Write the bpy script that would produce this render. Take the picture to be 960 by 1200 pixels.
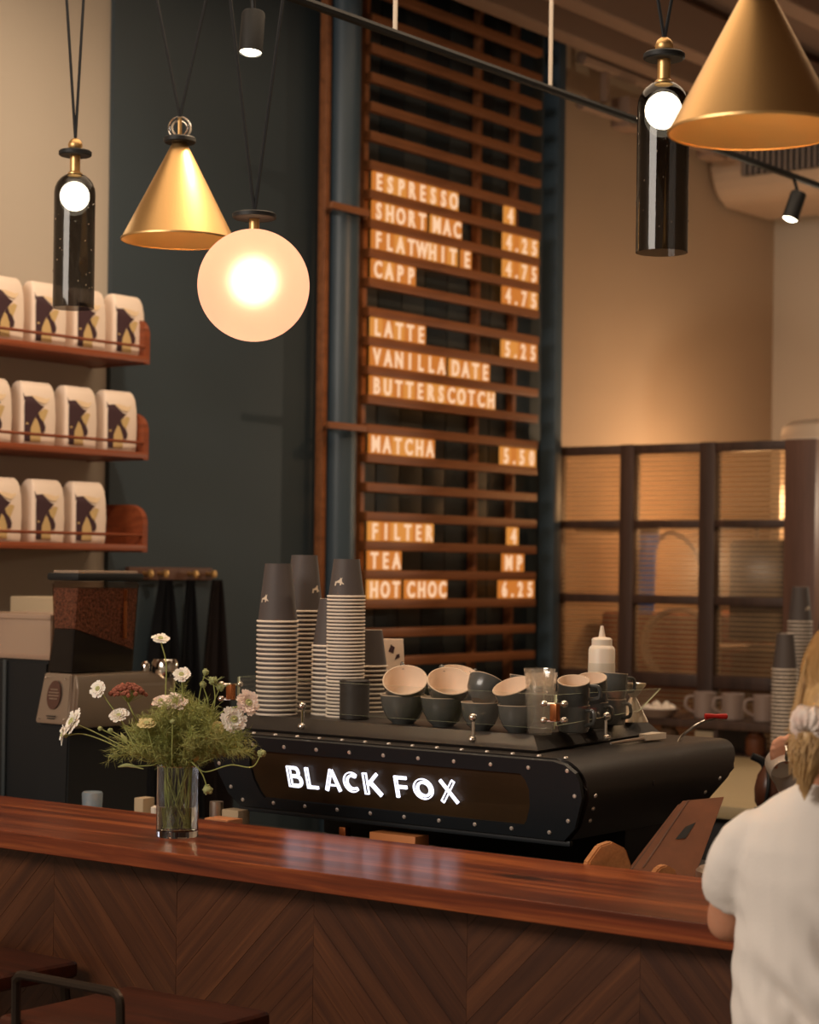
import bpy, bmesh, math, random
from mathutils import Vector, Matrix, noise
R = math.radians; PI = math.pi
random.seed(7)
S = bpy.context.scene
COL = S.collection
for o in list(bpy.data.objects): bpy.data.objects.remove(o)

# ------------------------------------------------------------------ camera, world, lights
cam = bpy.data.cameras.new('camera'); co = bpy.data.objects.new('camera', cam); COL.objects.link(co)
co.matrix_world = Matrix.Translation((0, 0, 1.63)) @ Matrix.Rotation(R(37.3), 4, 'Z') @ Matrix.Rotation(R(90), 4, 'X') @ Matrix.Rotation(R(0.73), 4, 'Z')
cam.sensor_fit = 'VERTICAL'; cam.sensor_height = 36; cam.sensor_width = 28.8
cam.lens = 36 * 2359 / 1200; cam.shift_y = 66 / 1200
cam.clip_start = .05; cam.clip_end = 60
cam.dof.use_dof = True; cam.dof.focus_distance = 4.15; cam.dof.aperture_fstop = 4.5
S.camera = co
S.view_settings.view_transform = 'Standard'; S.view_settings.look = 'None'
S.view_settings.gamma = 1; S.view_settings.use_curve_mapping = False
S.view_settings.exposure = 0.0
w = bpy.data.worlds.new('world'); S.world = w; w.use_nodes = True
w.node_tree.nodes['Background'].inputs[0].default_value = (1.0, .74, .52, 1)
w.node_tree.nodes['Background'].inputs[1].default_value = .24

def light(name, kind, loc, target, energy, color, size=.1, size_y=None, spot=None, blend=.5):
    l = bpy.data.lights.new(name, kind); l.energy = energy; l.color = color
    if kind == 'AREA':
        l.size = size
        if size_y: l.shape = 'RECTANGLE'; l.size_y = size_y
    else: l.shadow_soft_size = size
    if kind == 'SPOT': l.spot_size = R(spot); l.spot_blend = blend
    o = bpy.data.objects.new(name, l); COL.objects.link(o); o.location = loc
    if target is not None:
        o.rotation_euler = (Vector(target) - Vector(loc)).to_track_quat('-Z', 'Y').to_euler()
    return o
WARM = (1, .62, .33); WARM2 = (1, .74, .5)
light('daylight_from_shopfront', 'AREA', (-3.3, -1.6, 3.7), (-2.4, 3.2, 1.1), 200, (1, .88, .76), 3.0, 1.6)
light('ceiling_wash', 'AREA', (-2.9, 4.4, 3.95), (-2.9, 4.4, 0), 70, WARM2, 2.6, 4.0)  # general warm overhead fill, added in place of unseen downlights
light('back_room_lamp', 'POINT', (-4.45, 8.5, 1.95), None, 22, (1, .68, .40), .10)
light('back_room_side_fill', 'POINT', (-3.1, 8.05, 2.0), None, 26, (1, .80, .58), .06)  # added fill out of view, brightens the canister and hose
light('filter_fill', 'POINT', (-4.156, 7.66, 1.66), None, 1.6, (1, .92, .85), .015)  # added fill hidden behind a mullion to light the blue canister
light('left_wall_wash', 'SPOT', (-3.3, 3.9, 3.7), (-5.0, 4.1, 2.2), 85, (1, .82, .62), .08, spot=85, blend=.9)  # extra fill put in to brighten the left wall and its bags
light('menu_wash', 'SPOT', (-3.25, 5.6, 3.0), (-4.9, 6.75, 2.2), 42, (1, .55, .27), .05, spot=75, blend=.9)  # added spot without a fixture, lights the wooden menu slats
light('bar_spot', 'SPOT', (-1.4, 4.9, 3.2), (-2.6, 3.6, 1.2), 60, WARM2, .06, spot=50, blend=.8)

# ------------------------------------------------------------------ materials
def M(name, col, rough=.5, metal=0.0, bump=None, var=None, emit=None, spec=None, coat=None, trans=0, ior=1.45, alpha=None, sub=None, scale=(1, 1, 1)):
    """principled material; bump=(scale,strength); var=(scale,amount,col2)"""
    m = bpy.data.materials.new(name); m.use_nodes = True
    nt = m.node_tree; b = nt.nodes['Principled BSDF']
    b.inputs['Base Color'].default_value = (*col, 1); b.inputs['Roughness'].default_value = rough
    b.inputs['Metallic'].default_value = metal; b.inputs['IOR'].default_value = ior
    if spec is not None: b.inputs['Specular IOR Level'].default_value = spec
    if coat: b.inputs['Coat Weight'].default_value = coat; b.inputs['Coat Roughness'].default_value = .12
    if trans: b.inputs['Transmission Weight'].default_value = trans
    if alpha is not None: b.inputs['Alpha'].default_value = alpha
    if sub: b.inputs['Subsurface Weight'].default_value = sub; b.inputs['Subsurface Radius'].default_value = (.02, .008, .005)
    if emit: b.inputs['Emission Color'].default_value = (*emit[0], 1); b.inputs['Emission Strength'].default_value = emit[1]
    if bump or var:
        tc = nt.nodes.new('ShaderNodeTexCoord'); mp = nt.nodes.new('ShaderNodeMapping')
        nt.links.new(tc.outputs['Object'], mp.inputs[0]); mp.inputs['Scale'].default_value = scale
    if var:
        n = nt.nodes.new('ShaderNodeTexNoise'); n.inputs['Scale'].default_value = var[0]; n.inputs['Detail'].default_value = 5
        nt.links.new(mp.outputs[0], n.inputs['Vector'])
        r = nt.nodes.new('ShaderNodeMapRange'); r.inputs[1].default_value = .3; r.inputs[2].default_value = .7; r.inputs[4].default_value = var[1]
        nt.links.new(n.outputs['Fac'], r.inputs[0])
        mx = nt.nodes.new('ShaderNodeMix'); mx.data_type = 'RGBA'
        mx.inputs['A'].default_value = (*col, 1); mx.inputs['B'].default_value = (*var[2], 1)
        nt.links.new(r.outputs[0], mx.inputs['Factor']); nt.links.new(mx.outputs['Result'], b.inputs['Base Color'])
    if bump:
        n = nt.nodes.new('ShaderNodeTexNoise'); n.inputs['Scale'].default_value = bump[0]; n.inputs['Detail'].default_value = 3
        nt.links.new(mp.outputs[0], n.inputs['Vector'])
        bp = nt.nodes.new('ShaderNodeBump'); bp.inputs['Strength'].default_value = bump[1]; bp.inputs['Distance'].default_value = .004
        nt.links.new(n.outputs['Fac'], bp.inputs['Height']); nt.links.new(bp.outputs[0], b.inputs['Normal'])
    return m

def wood(name, c1, c2, c3, rough=.3, grain=(1.2, 26, 26), rnd=0.0, coat=0, gscale=1.0, knot=None):
    m = bpy.data.materials.new(name); m.use_nodes = True
    nt = m.node_tree; b = nt.nodes['Principled BSDF']; L = nt.links.new
    tc = nt.nodes.new('ShaderNodeTexCoord'); mp = nt.nodes.new('ShaderNodeMapping'); mp.inputs['Scale'].default_value = grain
    L(tc.outputs['Object'], mp.inputs[0])
    src = mp.outputs[0]
    oi = nt.nodes.new('ShaderNodeObjectInfo')
    if rnd:
        mul = nt.nodes.new('ShaderNodeVectorMath'); mul.operation = 'ADD'
        cm = nt.nodes.new('ShaderNodeMath'); cm.operation = 'MULTIPLY'; cm.inputs[1].default_value = 37
        L(oi.outputs['Random'], cm.inputs[0]); L(cm.outputs[0], mul.inputs[1]); L(src, mul.inputs[0]); src = mul.outputs[0]
    n = nt.nodes.new('ShaderNodeTexNoise'); n.inputs['Scale'].default_value = gscale; n.inputs['Detail'].default_value = 7; n.inputs['Roughness'].default_value = .62
    n.inputs['Distortion'].default_value = .6
    L(src, n.inputs['Vector'])
    cr = nt.nodes.new('ShaderNodeValToRGB'); e = cr.color_ramp.elements
    e[0].position = .3; e[0].color = (*c1, 1); e[1].position = .72; e[1].color = (*c3, 1)
    k = e.new(.5); k.color = (*c2, 1)
    L(n.outputs['Fac'], cr.inputs[0])
    n2 = nt.nodes.new('ShaderNodeTexNoise'); n2.inputs['Scale'].default_value = gscale * 6; n2.inputs['Detail'].default_value = 3; L(src, n2.inputs['Vector'])
    mr = nt.nodes.new('ShaderNodeMapRange'); mr.inputs[3].default_value = .72; mr.inputs[4].default_value = 1.22; L(n2.outputs['Fac'], mr.inputs[0])
    mm = nt.nodes.new('ShaderNodeMix'); mm.data_type = 'RGBA'; mm.blend_type = 'MULTIPLY'; mm.inputs['Factor'].default_value = 1
    L(cr.outputs[0], mm.inputs['A']); L(mr.outputs[0], mm.inputs['B'])
    out = mm.outputs['Result']
    if rnd:
        r2 = nt.nodes.new('ShaderNodeMapRange'); r2.inputs[3].default_value = 1 - rnd; r2.inputs[4].default_value = 1 + rnd; L(oi.outputs['Random'], r2.inputs[0])
        m2 = nt.nodes.new('ShaderNodeMix'); m2.data_type = 'RGBA'; m2.blend_type = 'MULTIPLY'; m2.inputs['Factor'].default_value = 1
        L(out, m2.inputs['A']); L(r2.outputs[0], m2.inputs['B']); out = m2.outputs['Result']
    if knot:
        for (kx, ky, kr) in knot:
            vm = nt.nodes.new('ShaderNodeVectorMath'); vm.operation = 'SUBTRACT'; vm.inputs[1].default_value = (kx, ky, 1.07)
            L(tc.outputs['Object'], vm.inputs[0])
            vs = nt.nodes.new('ShaderNodeVectorMath'); vs.operation = 'MULTIPLY'; vs.inputs[1].default_value = (1 / kr, 2.6 / kr, 1)
            L(vm.outputs[0], vs.inputs[0])
            nn = nt.nodes.new('ShaderNodeTexNoise'); nn.inputs['Scale'].default_value = 60; L(tc.outputs['Object'], nn.inputs['Vector'])
            ln = nt.nodes.new('ShaderNodeVectorMath'); ln.operation = 'LENGTH'; L(vs.outputs[0], ln.inputs[0])
            ad = nt.nodes.new('ShaderNodeMath'); ad.operation = 'ADD'; L(ln.outputs['Value'], ad.inputs[0]); L(nn.outputs['Fac'], ad.inputs[1])
            rr = nt.nodes.new('ShaderNodeMapRange'); rr.inputs[1].default_value = .9; rr.inputs[2].default_value = 1.5; rr.inputs[3].default_value = .92; rr.inputs[4].default_value = 0; L(ad.outputs[0], rr.inputs[0])
            km = nt.nodes.new('ShaderNodeMix'); km.data_type = 'RGBA'; km.inputs['B'].default_value = (.03, .008, .004, 1)
            L(rr.outputs[0], km.inputs['Factor']); L(out, km.inputs['A']); out = km.outputs['Result']
    L(out, b.inputs['Base Color']); b.inputs['Roughness'].default_value = rough
    if coat: b.inputs['Coat Weight'].default_value = coat; b.inputs['Coat Roughness'].default_value = .2
    bp = nt.nodes.new('ShaderNodeBump'); bp.inputs['Strength'].default_value = .12; bp.inputs['Distance'].default_value = .002
    L(n2.outputs['Fac'], bp.inputs['Height']); L(bp.outputs[0], b.inputs['Normal'])
    return m

def thin_glass(name, tint, gloss=.12, rough=.03, ribs=None, haze=0.0, hazecol=(1, .9, .75)):
    """sheet glass: transparent tint + glossy (+ translucent haze)"""
    m = bpy.data.materials.new(name); m.use_nodes = True; nt = m.node_tree; L = nt.links.new
    for n in list(nt.nodes): nt.nodes.remove(n)
    out = nt.nodes.new('ShaderNodeOutputMaterial'); tr = nt.nodes.new('ShaderNodeBsdfTransparent'); tr.inputs[0].default_value = (*tint, 1)
    gl = nt.nodes.new('ShaderNodeBsdfGlossy'); gl.inputs['Roughness'].default_value = rough
    base = tr.outputs[0]
    if haze:
        tl = nt.nodes.new('ShaderNodeBsdfTranslucent'); tl.inputs[0].default_value = (*hazecol, 1)
        df = nt.nodes.new('ShaderNodeBsdfDiffuse'); df.inputs[0].default_value = (*hazecol, 1)
        m0 = nt.nodes.new('ShaderNodeMixShader'); m0.inputs[0].default_value = .35; L(tl.outputs[0], m0.inputs[1]); L(df.outputs[0], m0.inputs[2])
        mh = nt.nodes.new('ShaderNodeMixShader'); mh.inputs[0].default_value = haze; L(base, mh.inputs[1]); L(m0.outputs[0], mh.inputs[2]); base = mh.outputs[0]
        if ribs:
            tc = nt.nodes.new('ShaderNodeTexCoord'); wv = nt.nodes.new('ShaderNodeTexWave'); wv.bands_direction = 'Z'; wv.inputs['Scale'].default_value = ribs
            L(tc.outputs['Object'], wv.inputs['Vector'])
            mr = nt.nodes.new('ShaderNodeMapRange'); mr.inputs[3].default_value = haze * .35; mr.inputs[4].default_value = min(1, haze * 1.5); L(wv.outputs['Fac'], mr.inputs[0])
            L(mr.outputs[0], mh.inputs[0])
            bp = nt.nodes.new('ShaderNodeBump'); bp.inputs['Strength'].default_value = .5; bp.inputs['Distance'].default_value = .003
            L(wv.outputs['Fac'], bp.inputs['Height']); L(bp.outputs[0], gl.inputs['Normal'])
    # Schlick reflectance that is the same for front and back faces
    geo = nt.nodes.new('ShaderNodeNewGeometry'); dt = nt.nodes.new('ShaderNodeVectorMath'); dt.operation = 'DOT_PRODUCT'
    L(geo.outputs['Incoming'], dt.inputs[0]); L(geo.outputs['Normal'], dt.inputs[1])
    ab = nt.nodes.new('ShaderNodeMath'); ab.operation = 'ABSOLUTE'; L(dt.outputs['Value'], ab.inputs[0])
    iv = nt.nodes.new('ShaderNodeMath'); iv.operation = 'SUBTRACT'; iv.inputs[0].default_value = 1; L(ab.outputs[0], iv.inputs[1])
    pw = nt.nodes.new('ShaderNodeMath'); pw.operation = 'POWER'; pw.inputs[1].default_value = 5; L(iv.outputs[0], pw.inputs[0])
    ad = nt.nodes.new('ShaderNodeMath'); ad.operation = 'ADD'; ad.use_clamp = True; ad.inputs[1].default_value = gloss; L(pw.outputs[0], ad.inputs[0])
    mx = nt.nodes.new('ShaderNodeMixShader'); L(ad.outputs[0], mx.inputs[0]); L(base, mx.inputs[1]); L(gl.outputs[0], mx.inputs[2])
    L(mx.outputs[0], out.inputs[0])
    return m

def emis(name, col, s):
    return M(name, (0, 0, 0), .6, emit=(col, s))

m_cream = M('cream_plaster', (.50, .42, .33), .85, bump=(40, .1), var=(1.5, .25, (.44, .36, .28)))
m_beige = M('beige_plaster', (.46, .33, .22), .9, bump=(30, .1), var=(1.2, .4, (.40, .28, .19)))
m_blue = M('blue_wall_paint', (.043, .060, .070), .55, bump=(60, .08), var=(2, .5, (.036, .050, .060)))
m_bluedark = M('dark_blue_board', (.018, .030, .038), .5, bump=(60, .08))
m_bluegrey = M('blue_grey_board', (.042, .052, .055), .55, bump=(60, .08))
m_pipe = M('blue_pipe_paint', (.050, .078, .102), .38, bump=(50, .1), var=(3, .5, (.035, .055, .075)))
m_ceil = M('ceiling_paint', (.22, .14, .10), .9)
m_ceil2 = M('ceiling_duct_paint', (.30, .19, .13), .8)
m_floor = M('floor_concrete', (.12, .10, .09), .6, bump=(8, .1), var=(2, .6, (.09, .08, .07)))
m_counter = wood('counter_walnut', (.045, .008, .004), (.175, .034, .010), (.46, .125, .032), .30, grain=(1.0, 17, 24), coat=.10, knot=[(-2.053, 3.045, .085), (-2.83, 3.05, .014)])
m_veneer = wood('chevron_veneer', (.040, .011, .004), (.072, .022, .007), (.115, .038, .012), .42, grain=(1.6, 44, 44), rnd=.16)
m_shelf = wood('shelf_red_wood', (.16, .035, .012), (.26, .06, .02), (.34, .09, .03), .4, grain=(8, 1, 30))
m_slat = wood('menu_slat_wood', (.16, .055, .018), (.25, .09, .03), (.32, .12, .045), .5, grain=(20, 1.2, 20))
m_frame = wood('partition_dark_wood', (.035, .018, .012), (.055, .028, .018), (.075, .038, .026), .5, grain=(20, 20, 1.2))
m_frame2 = wood('partition_jamb_wood', (.10, .045, .028), (.13, .06, .038), (.16, .075, .048), .5, grain=(20, 20, 1.2))
m_stool = wood('stool_seat_wood', (.022, .006, .003), (.055, .012, .005), (.10, .022, .008), .3, grain=(1.5, 20, 20))
m_dark = M('matte_black_powdercoat', (.022, .018, .016), .42, bump=(500, .12))
m_plate = M('front_plate_black', (.007, .010, .013), .5, bump=(500, .08))
m_black = M('black_plastic', (.008, .009, .010), .55)
m_mesh = M('bronze_tinted_screen', (.085, .045, .016), .5, var=(6, .6, (.05, .03, .014)), coat=.2)
m_chrome = M('chrome', (.8, .76, .70), .12, 1)
m_steel = M('brushed_steel', (.66, .58, .50), .34, 1, bump=(120, .05), scale=(1, 1, 12))
m_brass = M('brushed_brass', (.74, .47, .20), .42, 1, bump=(220, .04), var=(5, .25, (.68, .42, .17)), scale=(1, 1, .1))
m_brassin = M('satin_brass_inside', (.90, .56, .22), .42, .75)
m_sign = emis('sign_white_glow', (.86, .86, 1.0), 1.9)
m_red = M('red_lacquer', (.35, .012, .008), .2)
m_cupgrey = M('paper_cup_grey', (.085, .070, .067), .6)
m_cuprim = M('paper_cup_rim', (.85, .74, .62), .6)
m_cupmark = M('cup_cream_mark', (.75, .62, .48), .6)
m_glaze = M('grey_blue_glaze', (.075, .078, .074), .25, var=(60, .5, (.105, .100, .090)), coat=.3)
m_glazein = M('cream_glaze_inside', (.80, .64, .50), .3)
m_rimglz = M('unglazed_rim', (.55, .42, .30), .5)
m_glass = M('clear_glass', (.97, .98, .96), .01, trans=1, ior=1.46)
m_sheet = thin_glass('rail_sheet_glass', (.985, .99, .985), .03)
m_tumb = thin_glass('tumbler_glass', (.98, .96, .93), .10, rough=.04, haze=.10, hazecol=(1, .95, .85))  # pale haze mixed into the glass imitates refracted light
m_edge = M('glass_edge_green', (.62, .66, .44), .2, emit=None)
m_copper = M('copper_clamp', (.55, .20, .08), .25, 1)
m_water = M('vase_water', (.88, .86, .70), .0, trans=1, ior=1.33)
m_stem = M('stem_green', (.28, .33, .09), .5, var=(20, .6, (.42, .42, .15)))
m_foli = M('feathery_green', (.27, .32, .085), .55, var=(14, .8, (.50, .47, .17)))
m_petal = M('white_petal', (.95, .88, .78), .6, sub=.1)
m_petalp = M('pink_white_petal', (.92, .76, .68), .6, sub=.1)
m_petaly = M('yellow_petal', (.80, .66, .32), .6)
m_fcent = M('flower_centre', (.50, .50, .22), .7)
m_rust = M('rust_umbel', (.30, .095, .055), .8, bump=(200, .6), var=(60, .8, (.20, .05, .03)))
m_bud = M('bud_green', (.35, .38, .16), .6)
m_bag = M('coffee_bag_paper', (.86, .68, .54), .55, bump=(25, .25))
m_plum = M('bag_print_plum', (.055, .022, .026), .6)
m_tan = M('bag_print_tan', (.62, .42, .18), .6)
m_tan2 = M('bag_print_pale_tan', (.78, .56, .34), .6)
m_bean = M('coffee_beans_mass', (.33, .13, .075), .55, bump=(160, 1), var=(150, 1, (.06, .02, .012)))
m_smoke = thin_glass('smoked_glass', (.23, .225, .22), .035, rough=.04)
m_bulb = emis('lamp_glow', (1, .86, .62), 14)
m_globe = None
m_rubber = M('black_cord', (.010, .012, .015), .6)
m_white = M('white_plastic', (.80, .70, .58), .4)
m_whitet = M('milky_bottle_plastic', (.82, .70, .58), .4, sub=.2)
m_whited = M('bottle_contents', (.62, .53, .42), .45)
m_skin = M('skin', (.62, .30, .18), .5, sub=.15, var=(12, .3, (.55, .23, .13)))
m_shirt = M('white_cotton', (.82, .76, .70), .85, bump=(300, .15))
m_pants = M('dark_trousers', (.02, .022, .03), .8)
m_hair = M('blonde_hair', (.62, .40, .18), .42, var=(90, .9, (.38, .21, .07)), scale=(1, 1, .10))
m_scrun = M('scrunchie_fabric', (.82, .74, .66), .8, var=(35, 1, (.70, .50, .42)))
m_leather = wood('brown_menu_board', (.13, .040, .014), (.16, .050, .018), (.19, .062, .022), .5, grain=(6, 6, 6))
m_block = wood('oak_block', (.38, .15, .05), (.48, .20, .07), (.56, .26, .10), .45, grain=(3, 30, 30))
m_blue2 = M('blue_plastic_canister', (.03, .22, .90), .35)
m_hose = M('pale_hose', (.42, .32, .24), .4)
m_bench = M('pale_bench_top', (.42, .33, .19), .45, var=(4, .4, (.36, .28, .16)))
m_mug = M('pinkish_grey_mug', (.26, .19, .16), .35)
m_ctnr = M('clear_plastic_tub', (.62, .45, .33), .25, alpha=.45)
m_pale = M('pale_carton', (.50, .38, .24), .8)
m_apron = M('dark_apron_cloth', (.010, .010, .012), .9)
m_apron2 = M('brown_black_apron_cloth', (.022, .013, .011), .9)
m_bluecup = M('speckled_blue_cup', (.13, .20, .26), .5, var=(40, .7, (.30, .28, .26)))
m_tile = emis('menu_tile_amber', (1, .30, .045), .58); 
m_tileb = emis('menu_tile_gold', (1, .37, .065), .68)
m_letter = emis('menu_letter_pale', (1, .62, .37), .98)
m_iron = M('blackened_steel', (.06, .045, .035), .4, .9)
m_milk = M('milk', (.85, .76, .64), .4)
m_reed = thin_glass('reeded_glass', (.88, .78, .66), .03, rough=.15, ribs=15, haze=.30, hazecol=(.50, .36, .23))
m_brownjug = M('brown_glazed_jug', (.10, .035, .018), .3)
m_far = M('far_shelf_clutter', (.10, .055, .03), .7, var=(30, 1, (.22, .12, .06)))

# ------------------------------------------------------------------ mesh helpers
def add_box(bm, c, s, bev=0, rot=None, mi=0, seg=2):
    mat = Matrix.Translation(c) @ (rot.to_4x4() if rot is not None else Matrix.Identity(4)) @ Matrix.Diagonal((s[0], s[1], s[2], 1))
    r = bmesh.ops.create_cube(bm, size=1, matrix=mat)
    fs = set(f for v in r['verts'] for f in v.link_faces)
    for f in fs: f.material_index = mi
    if bev:
        es = list(set(e for f in fs for e in f.edges))
        g = bmesh.ops.bevel(bm, geom=es, offset=bev, segments=seg, profile=.6, affect='EDGES')
        for f in g['faces']: f.material_index = mi
def box(c, s, bev=0, rot=None, seg=2):
    bm = bmesh.new(); add_box(bm, c, s, bev, rot, seg=seg); return bm
def add_lathe(bm, prof, c=(0, 0, 0), seg=32, mat=None, mis=None, close=False):
    """prof: list of (r,z); r=0 ends get closed; mis: material index per profile segment"""
    mat = mat or Matrix.Identity(4); c = Vector(c); rings = []
    for (r, z) in prof:
        if r < 1e-6: rings.append([bm.verts.new(mat @ Vector((0, 0, z)) + c)])
        else: rings.append([bm.verts.new(mat @ Vector((r * math.cos(2 * PI * i / seg), r * math.sin(2 * PI * i / seg), z)) + c) for i in range(seg)])
    pairs = list(zip(rings, rings[1:])) + ([(rings[-1], rings[0])] if close else [])
    for k, (a, b) in enumerate(pairs):
        mi = mis[k] if mis else 0
        for i in range(seg):
            j = (i + 1) % seg
            if len(a) == 1 and len(b) == 1: continue
            if len(a) == 1: f = bm.faces.new((a[0], b[j], b[i]))
            elif len(b) == 1: f = bm.faces.new((a[i], a[j], b[0]))
            else: f = bm.faces.new((a[i], a[j], b[j], b[i]))
            f.material_index = mi
def lathe(prof, **k):
    bm = bmesh.new(); add_lathe(bm, prof, **k); return bm
def add_tube(bm, pts, rad, seg=8, cap=True, mi=0):
    pts = [Vector(p) for p in pts]; n = len(pts)
    rr = rad if isinstance(rad, (list, tuple)) else [rad] * n
    rings = []; up = None
    for i, p in enumerate(pts):
        t = (pts[min(i + 1, n - 1)] - pts[max(i - 1, 0)]).normalized()
        if up is None:
            up = t.orthogonal().normalized()
        else:
            up = (up - t * up.dot(t))
            up = up.normalized() if up.length > 1e-5 else t.orthogonal().normalized()
        sd = t.cross(up)
        rings.append([bm.verts.new(p + (up * math.cos(2 * PI * k / seg) + sd * math.sin(2 * PI * k / seg)) * rr[i]) for k in range(seg)])
    for a, b in zip(rings, rings[1:]):
        for k in range(seg):
            f = bm.faces.new((a[k], a[(k + 1) % seg], b[(k + 1) % seg], b[k])); f.material_index = mi
    if cap:
        f = bm.faces.new(rings[0][::-1]); f.material_index = mi
        f = bm.faces.new(rings[-1]); f.material_index = mi
def tube(pts, rad, seg=8, cap=True):
    bm = bmesh.new(); add_tube(bm, pts, rad, seg, cap); return bm
def spline(cp, n=8):
    """Catmull-Rom through control points"""
    cp = [Vector(p) for p in cp]; P = [cp[0] * 2 - cp[1]] + cp + [cp[-1] * 2 - cp[-2]]; out = []
    for i in range(1, len(P) - 2):
        a, b, c, d = P[i - 1:i + 3]
        for k in range(n):
            t = k / n
            out.append(.5 * ((2 * b) + (c - a) * t + (2 * a - 5 * b + 4 * c - d) * t * t + (3 * b - a - 3 * c + d) * t ** 3))
    out.append(cp[-1]); return out
def add_prism(bm, poly, mapf, d, mi=0):
    """poly: list of 2-D points; mapf(u,v,w)->Vector; thickness from w=0 to w=d"""
    a = [bm.verts.new(mapf(u, v, 0)) for u, v in poly]; b = [bm.verts.new(mapf(u, v, d)) for u, v in poly]
    n = len(poly)
    fs = [bm.faces.new(a[::-1]), bm.faces.new(b)]
    for i in range(n): fs.append(bm.faces.new((a[i], a[(i + 1) % n], b[(i + 1) % n], b[i])))
    for f in fs: f.material_index = mi
def prism(poly, mapf, d):
    bm = bmesh.new(); add_prism(bm, poly, mapf, d); return bm
def add_ico(bm, c, r, sub=2, sc=(1, 1, 1), mat=None, mi=0):
    m = Matrix.Translation(c) @ (mat or Matrix.Identity(4)) @ Matrix.Diagonal((r * sc[0], r * sc[1], r * sc[2], 1))
    g = bmesh.ops.create_icosphere(bm, subdivisions=sub, radius=1, matrix=m)
    for f in set(f for v in g['verts'] for f in v.link_faces): f.material_index = mi

def root_loc(o):
    v = Vector((0, 0, 0))
    while o is not None: v += o.location; o = o.parent
    return v
def obj(name, bm, mat, parent=None, smooth=35, loc=None, local=False):
    """links a bmesh as ONE object; vertices are given in world space unless local"""
    bmesh.ops.recalc_face_normals(bm, faces=bm.faces)
    me = bpy.data.meshes.new(name)
    off = Vector((0, 0, 0))
    if loc is not None: off = Vector(loc)
    elif parent is not None: off = root_loc(parent)
    if not local and off.length > 0: bmesh.ops.translate(bm, verts=bm.verts, vec=-off)
    bm.to_mesh(me); bm.free()
    for m in (mat if isinstance(mat, (list, tuple)) else [mat]): me.materials.append(m)
    if smooth:
        for p in me.polygons: p.use_smooth = True
        try: me.set_sharp_from_angle(angle=R(smooth))
        except Exception: pass
    o = bpy.data.objects.new(name, me); COL.objects.link(o)
    if parent is not None: o.parent = parent; 
    if loc is not None: o.location = Vector(loc) - (root_loc(parent) if parent is not None else Vector((0, 0, 0)))
    return o
def tag(o, label, cat, group=None, kind=None):
    if label: o['label'] = label
    if cat: o['category'] = cat
    if group: o['group'] = group
    if kind: o['kind'] = kind
    return o
def thing(name, label, cat, loc=(0, 0, 0), group=None, rz=0):
    o = bpy.data.objects.new(name, None); o.empty_display_size = .05; COL.objects.link(o); o.location = loc; o.rotation_euler = (0, 0, rz)
    return tag(o, label, cat, group)
def struct(name, bm, m, parent=None, smooth=0):
    o = obj(name, bm, m, parent, smooth)
    if parent is None: o['kind'] = 'structure'
    return o
def sub(name, me, parent, loc=(0, 0, 0), rot=None):
    """another object sharing mesh data, as a part"""
    o = bpy.data.objects.new(name, me); COL.objects.link(o); o.parent = parent; o.location = loc
    if rot: o.rotation_euler = rot
    return o
def dup(rt, loc, rz=None, label=None, group=None, rot=None):
    r = rt.copy(); COL.objects.link(r); r.location = loc
    if rz is not None: r.rotation_euler = (0, 0, rz)
    if rot is not None: r.rotation_euler = rot
    if label: r['label'] = label
    if group: r['group'] = group
    for ch in list(rt.children):
        c = ch.copy(); COL.objects.link(c); c.parent = r
        for g in ch.children:
            d = g.copy(); COL.objects.link(d); d.parent = c
    return r
def remeshed(name, bm, mat, parent, voxel, smooth_it=6, fn=None, loc=None):
    """closed overlapping solids -> one continuous surface"""
    o = obj(name, bm, mat, parent, smooth=0, loc=loc)
    md = o.modifiers.new('r', 'REMESH'); md.mode = 'VOXEL'; md.voxel_size = voxel
    sm = o.modifiers.new('s', 'SMOOTH'); sm.factor = .5; sm.iterations = smooth_it
    dg = bpy.context.evaluated_depsgraph_get(); dg.update()
    me = bpy.data.meshes.new_from_object(o.evaluated_get(dg)); o.modifiers.clear(); old = o.data; o.data = me
    bpy.data.meshes.remove(old)
    if fn:
        me.calc_loop_triangles() if hasattr(me, 'calc_loop_triangles') else None
        nv = [v.normal.copy() for v in me.vertices]
        for v, n in zip(me.vertices, nv): v.co = v.co + n * fn(v.co, n)
    for p in me.polygons: p.use_smooth = True
    return o
_tc = {}
def text_bm(s, size, depth, bold=.0, xs=1.0):
    cu = bpy.data.curves.new('t', 'FONT'); cu.body = s; cu.size = size; cu.extrude = depth / 2; cu.offset = bold; cu.resolution_u = 3
    cu.align_x = 'CENTER'; cu.align_y = 'BOTTOM_BASELINE'
    t = bpy.data.objects.new('t', cu); COL.objects.link(t)
    dg = bpy.context.evaluated_depsgraph_get(); dg.update()
    me = bpy.data.meshes.new_from_object(t.evaluated_get(dg)); bpy.data.objects.remove(t); bpy.data.curves.remove(cu)
    bm = bmesh.new(); bm.from_mesh(me); bpy.data.meshes.remove(me)
    bmesh.ops.scale(bm, vec=(xs, 1, 1), verts=bm.verts)
    return bm

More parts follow.
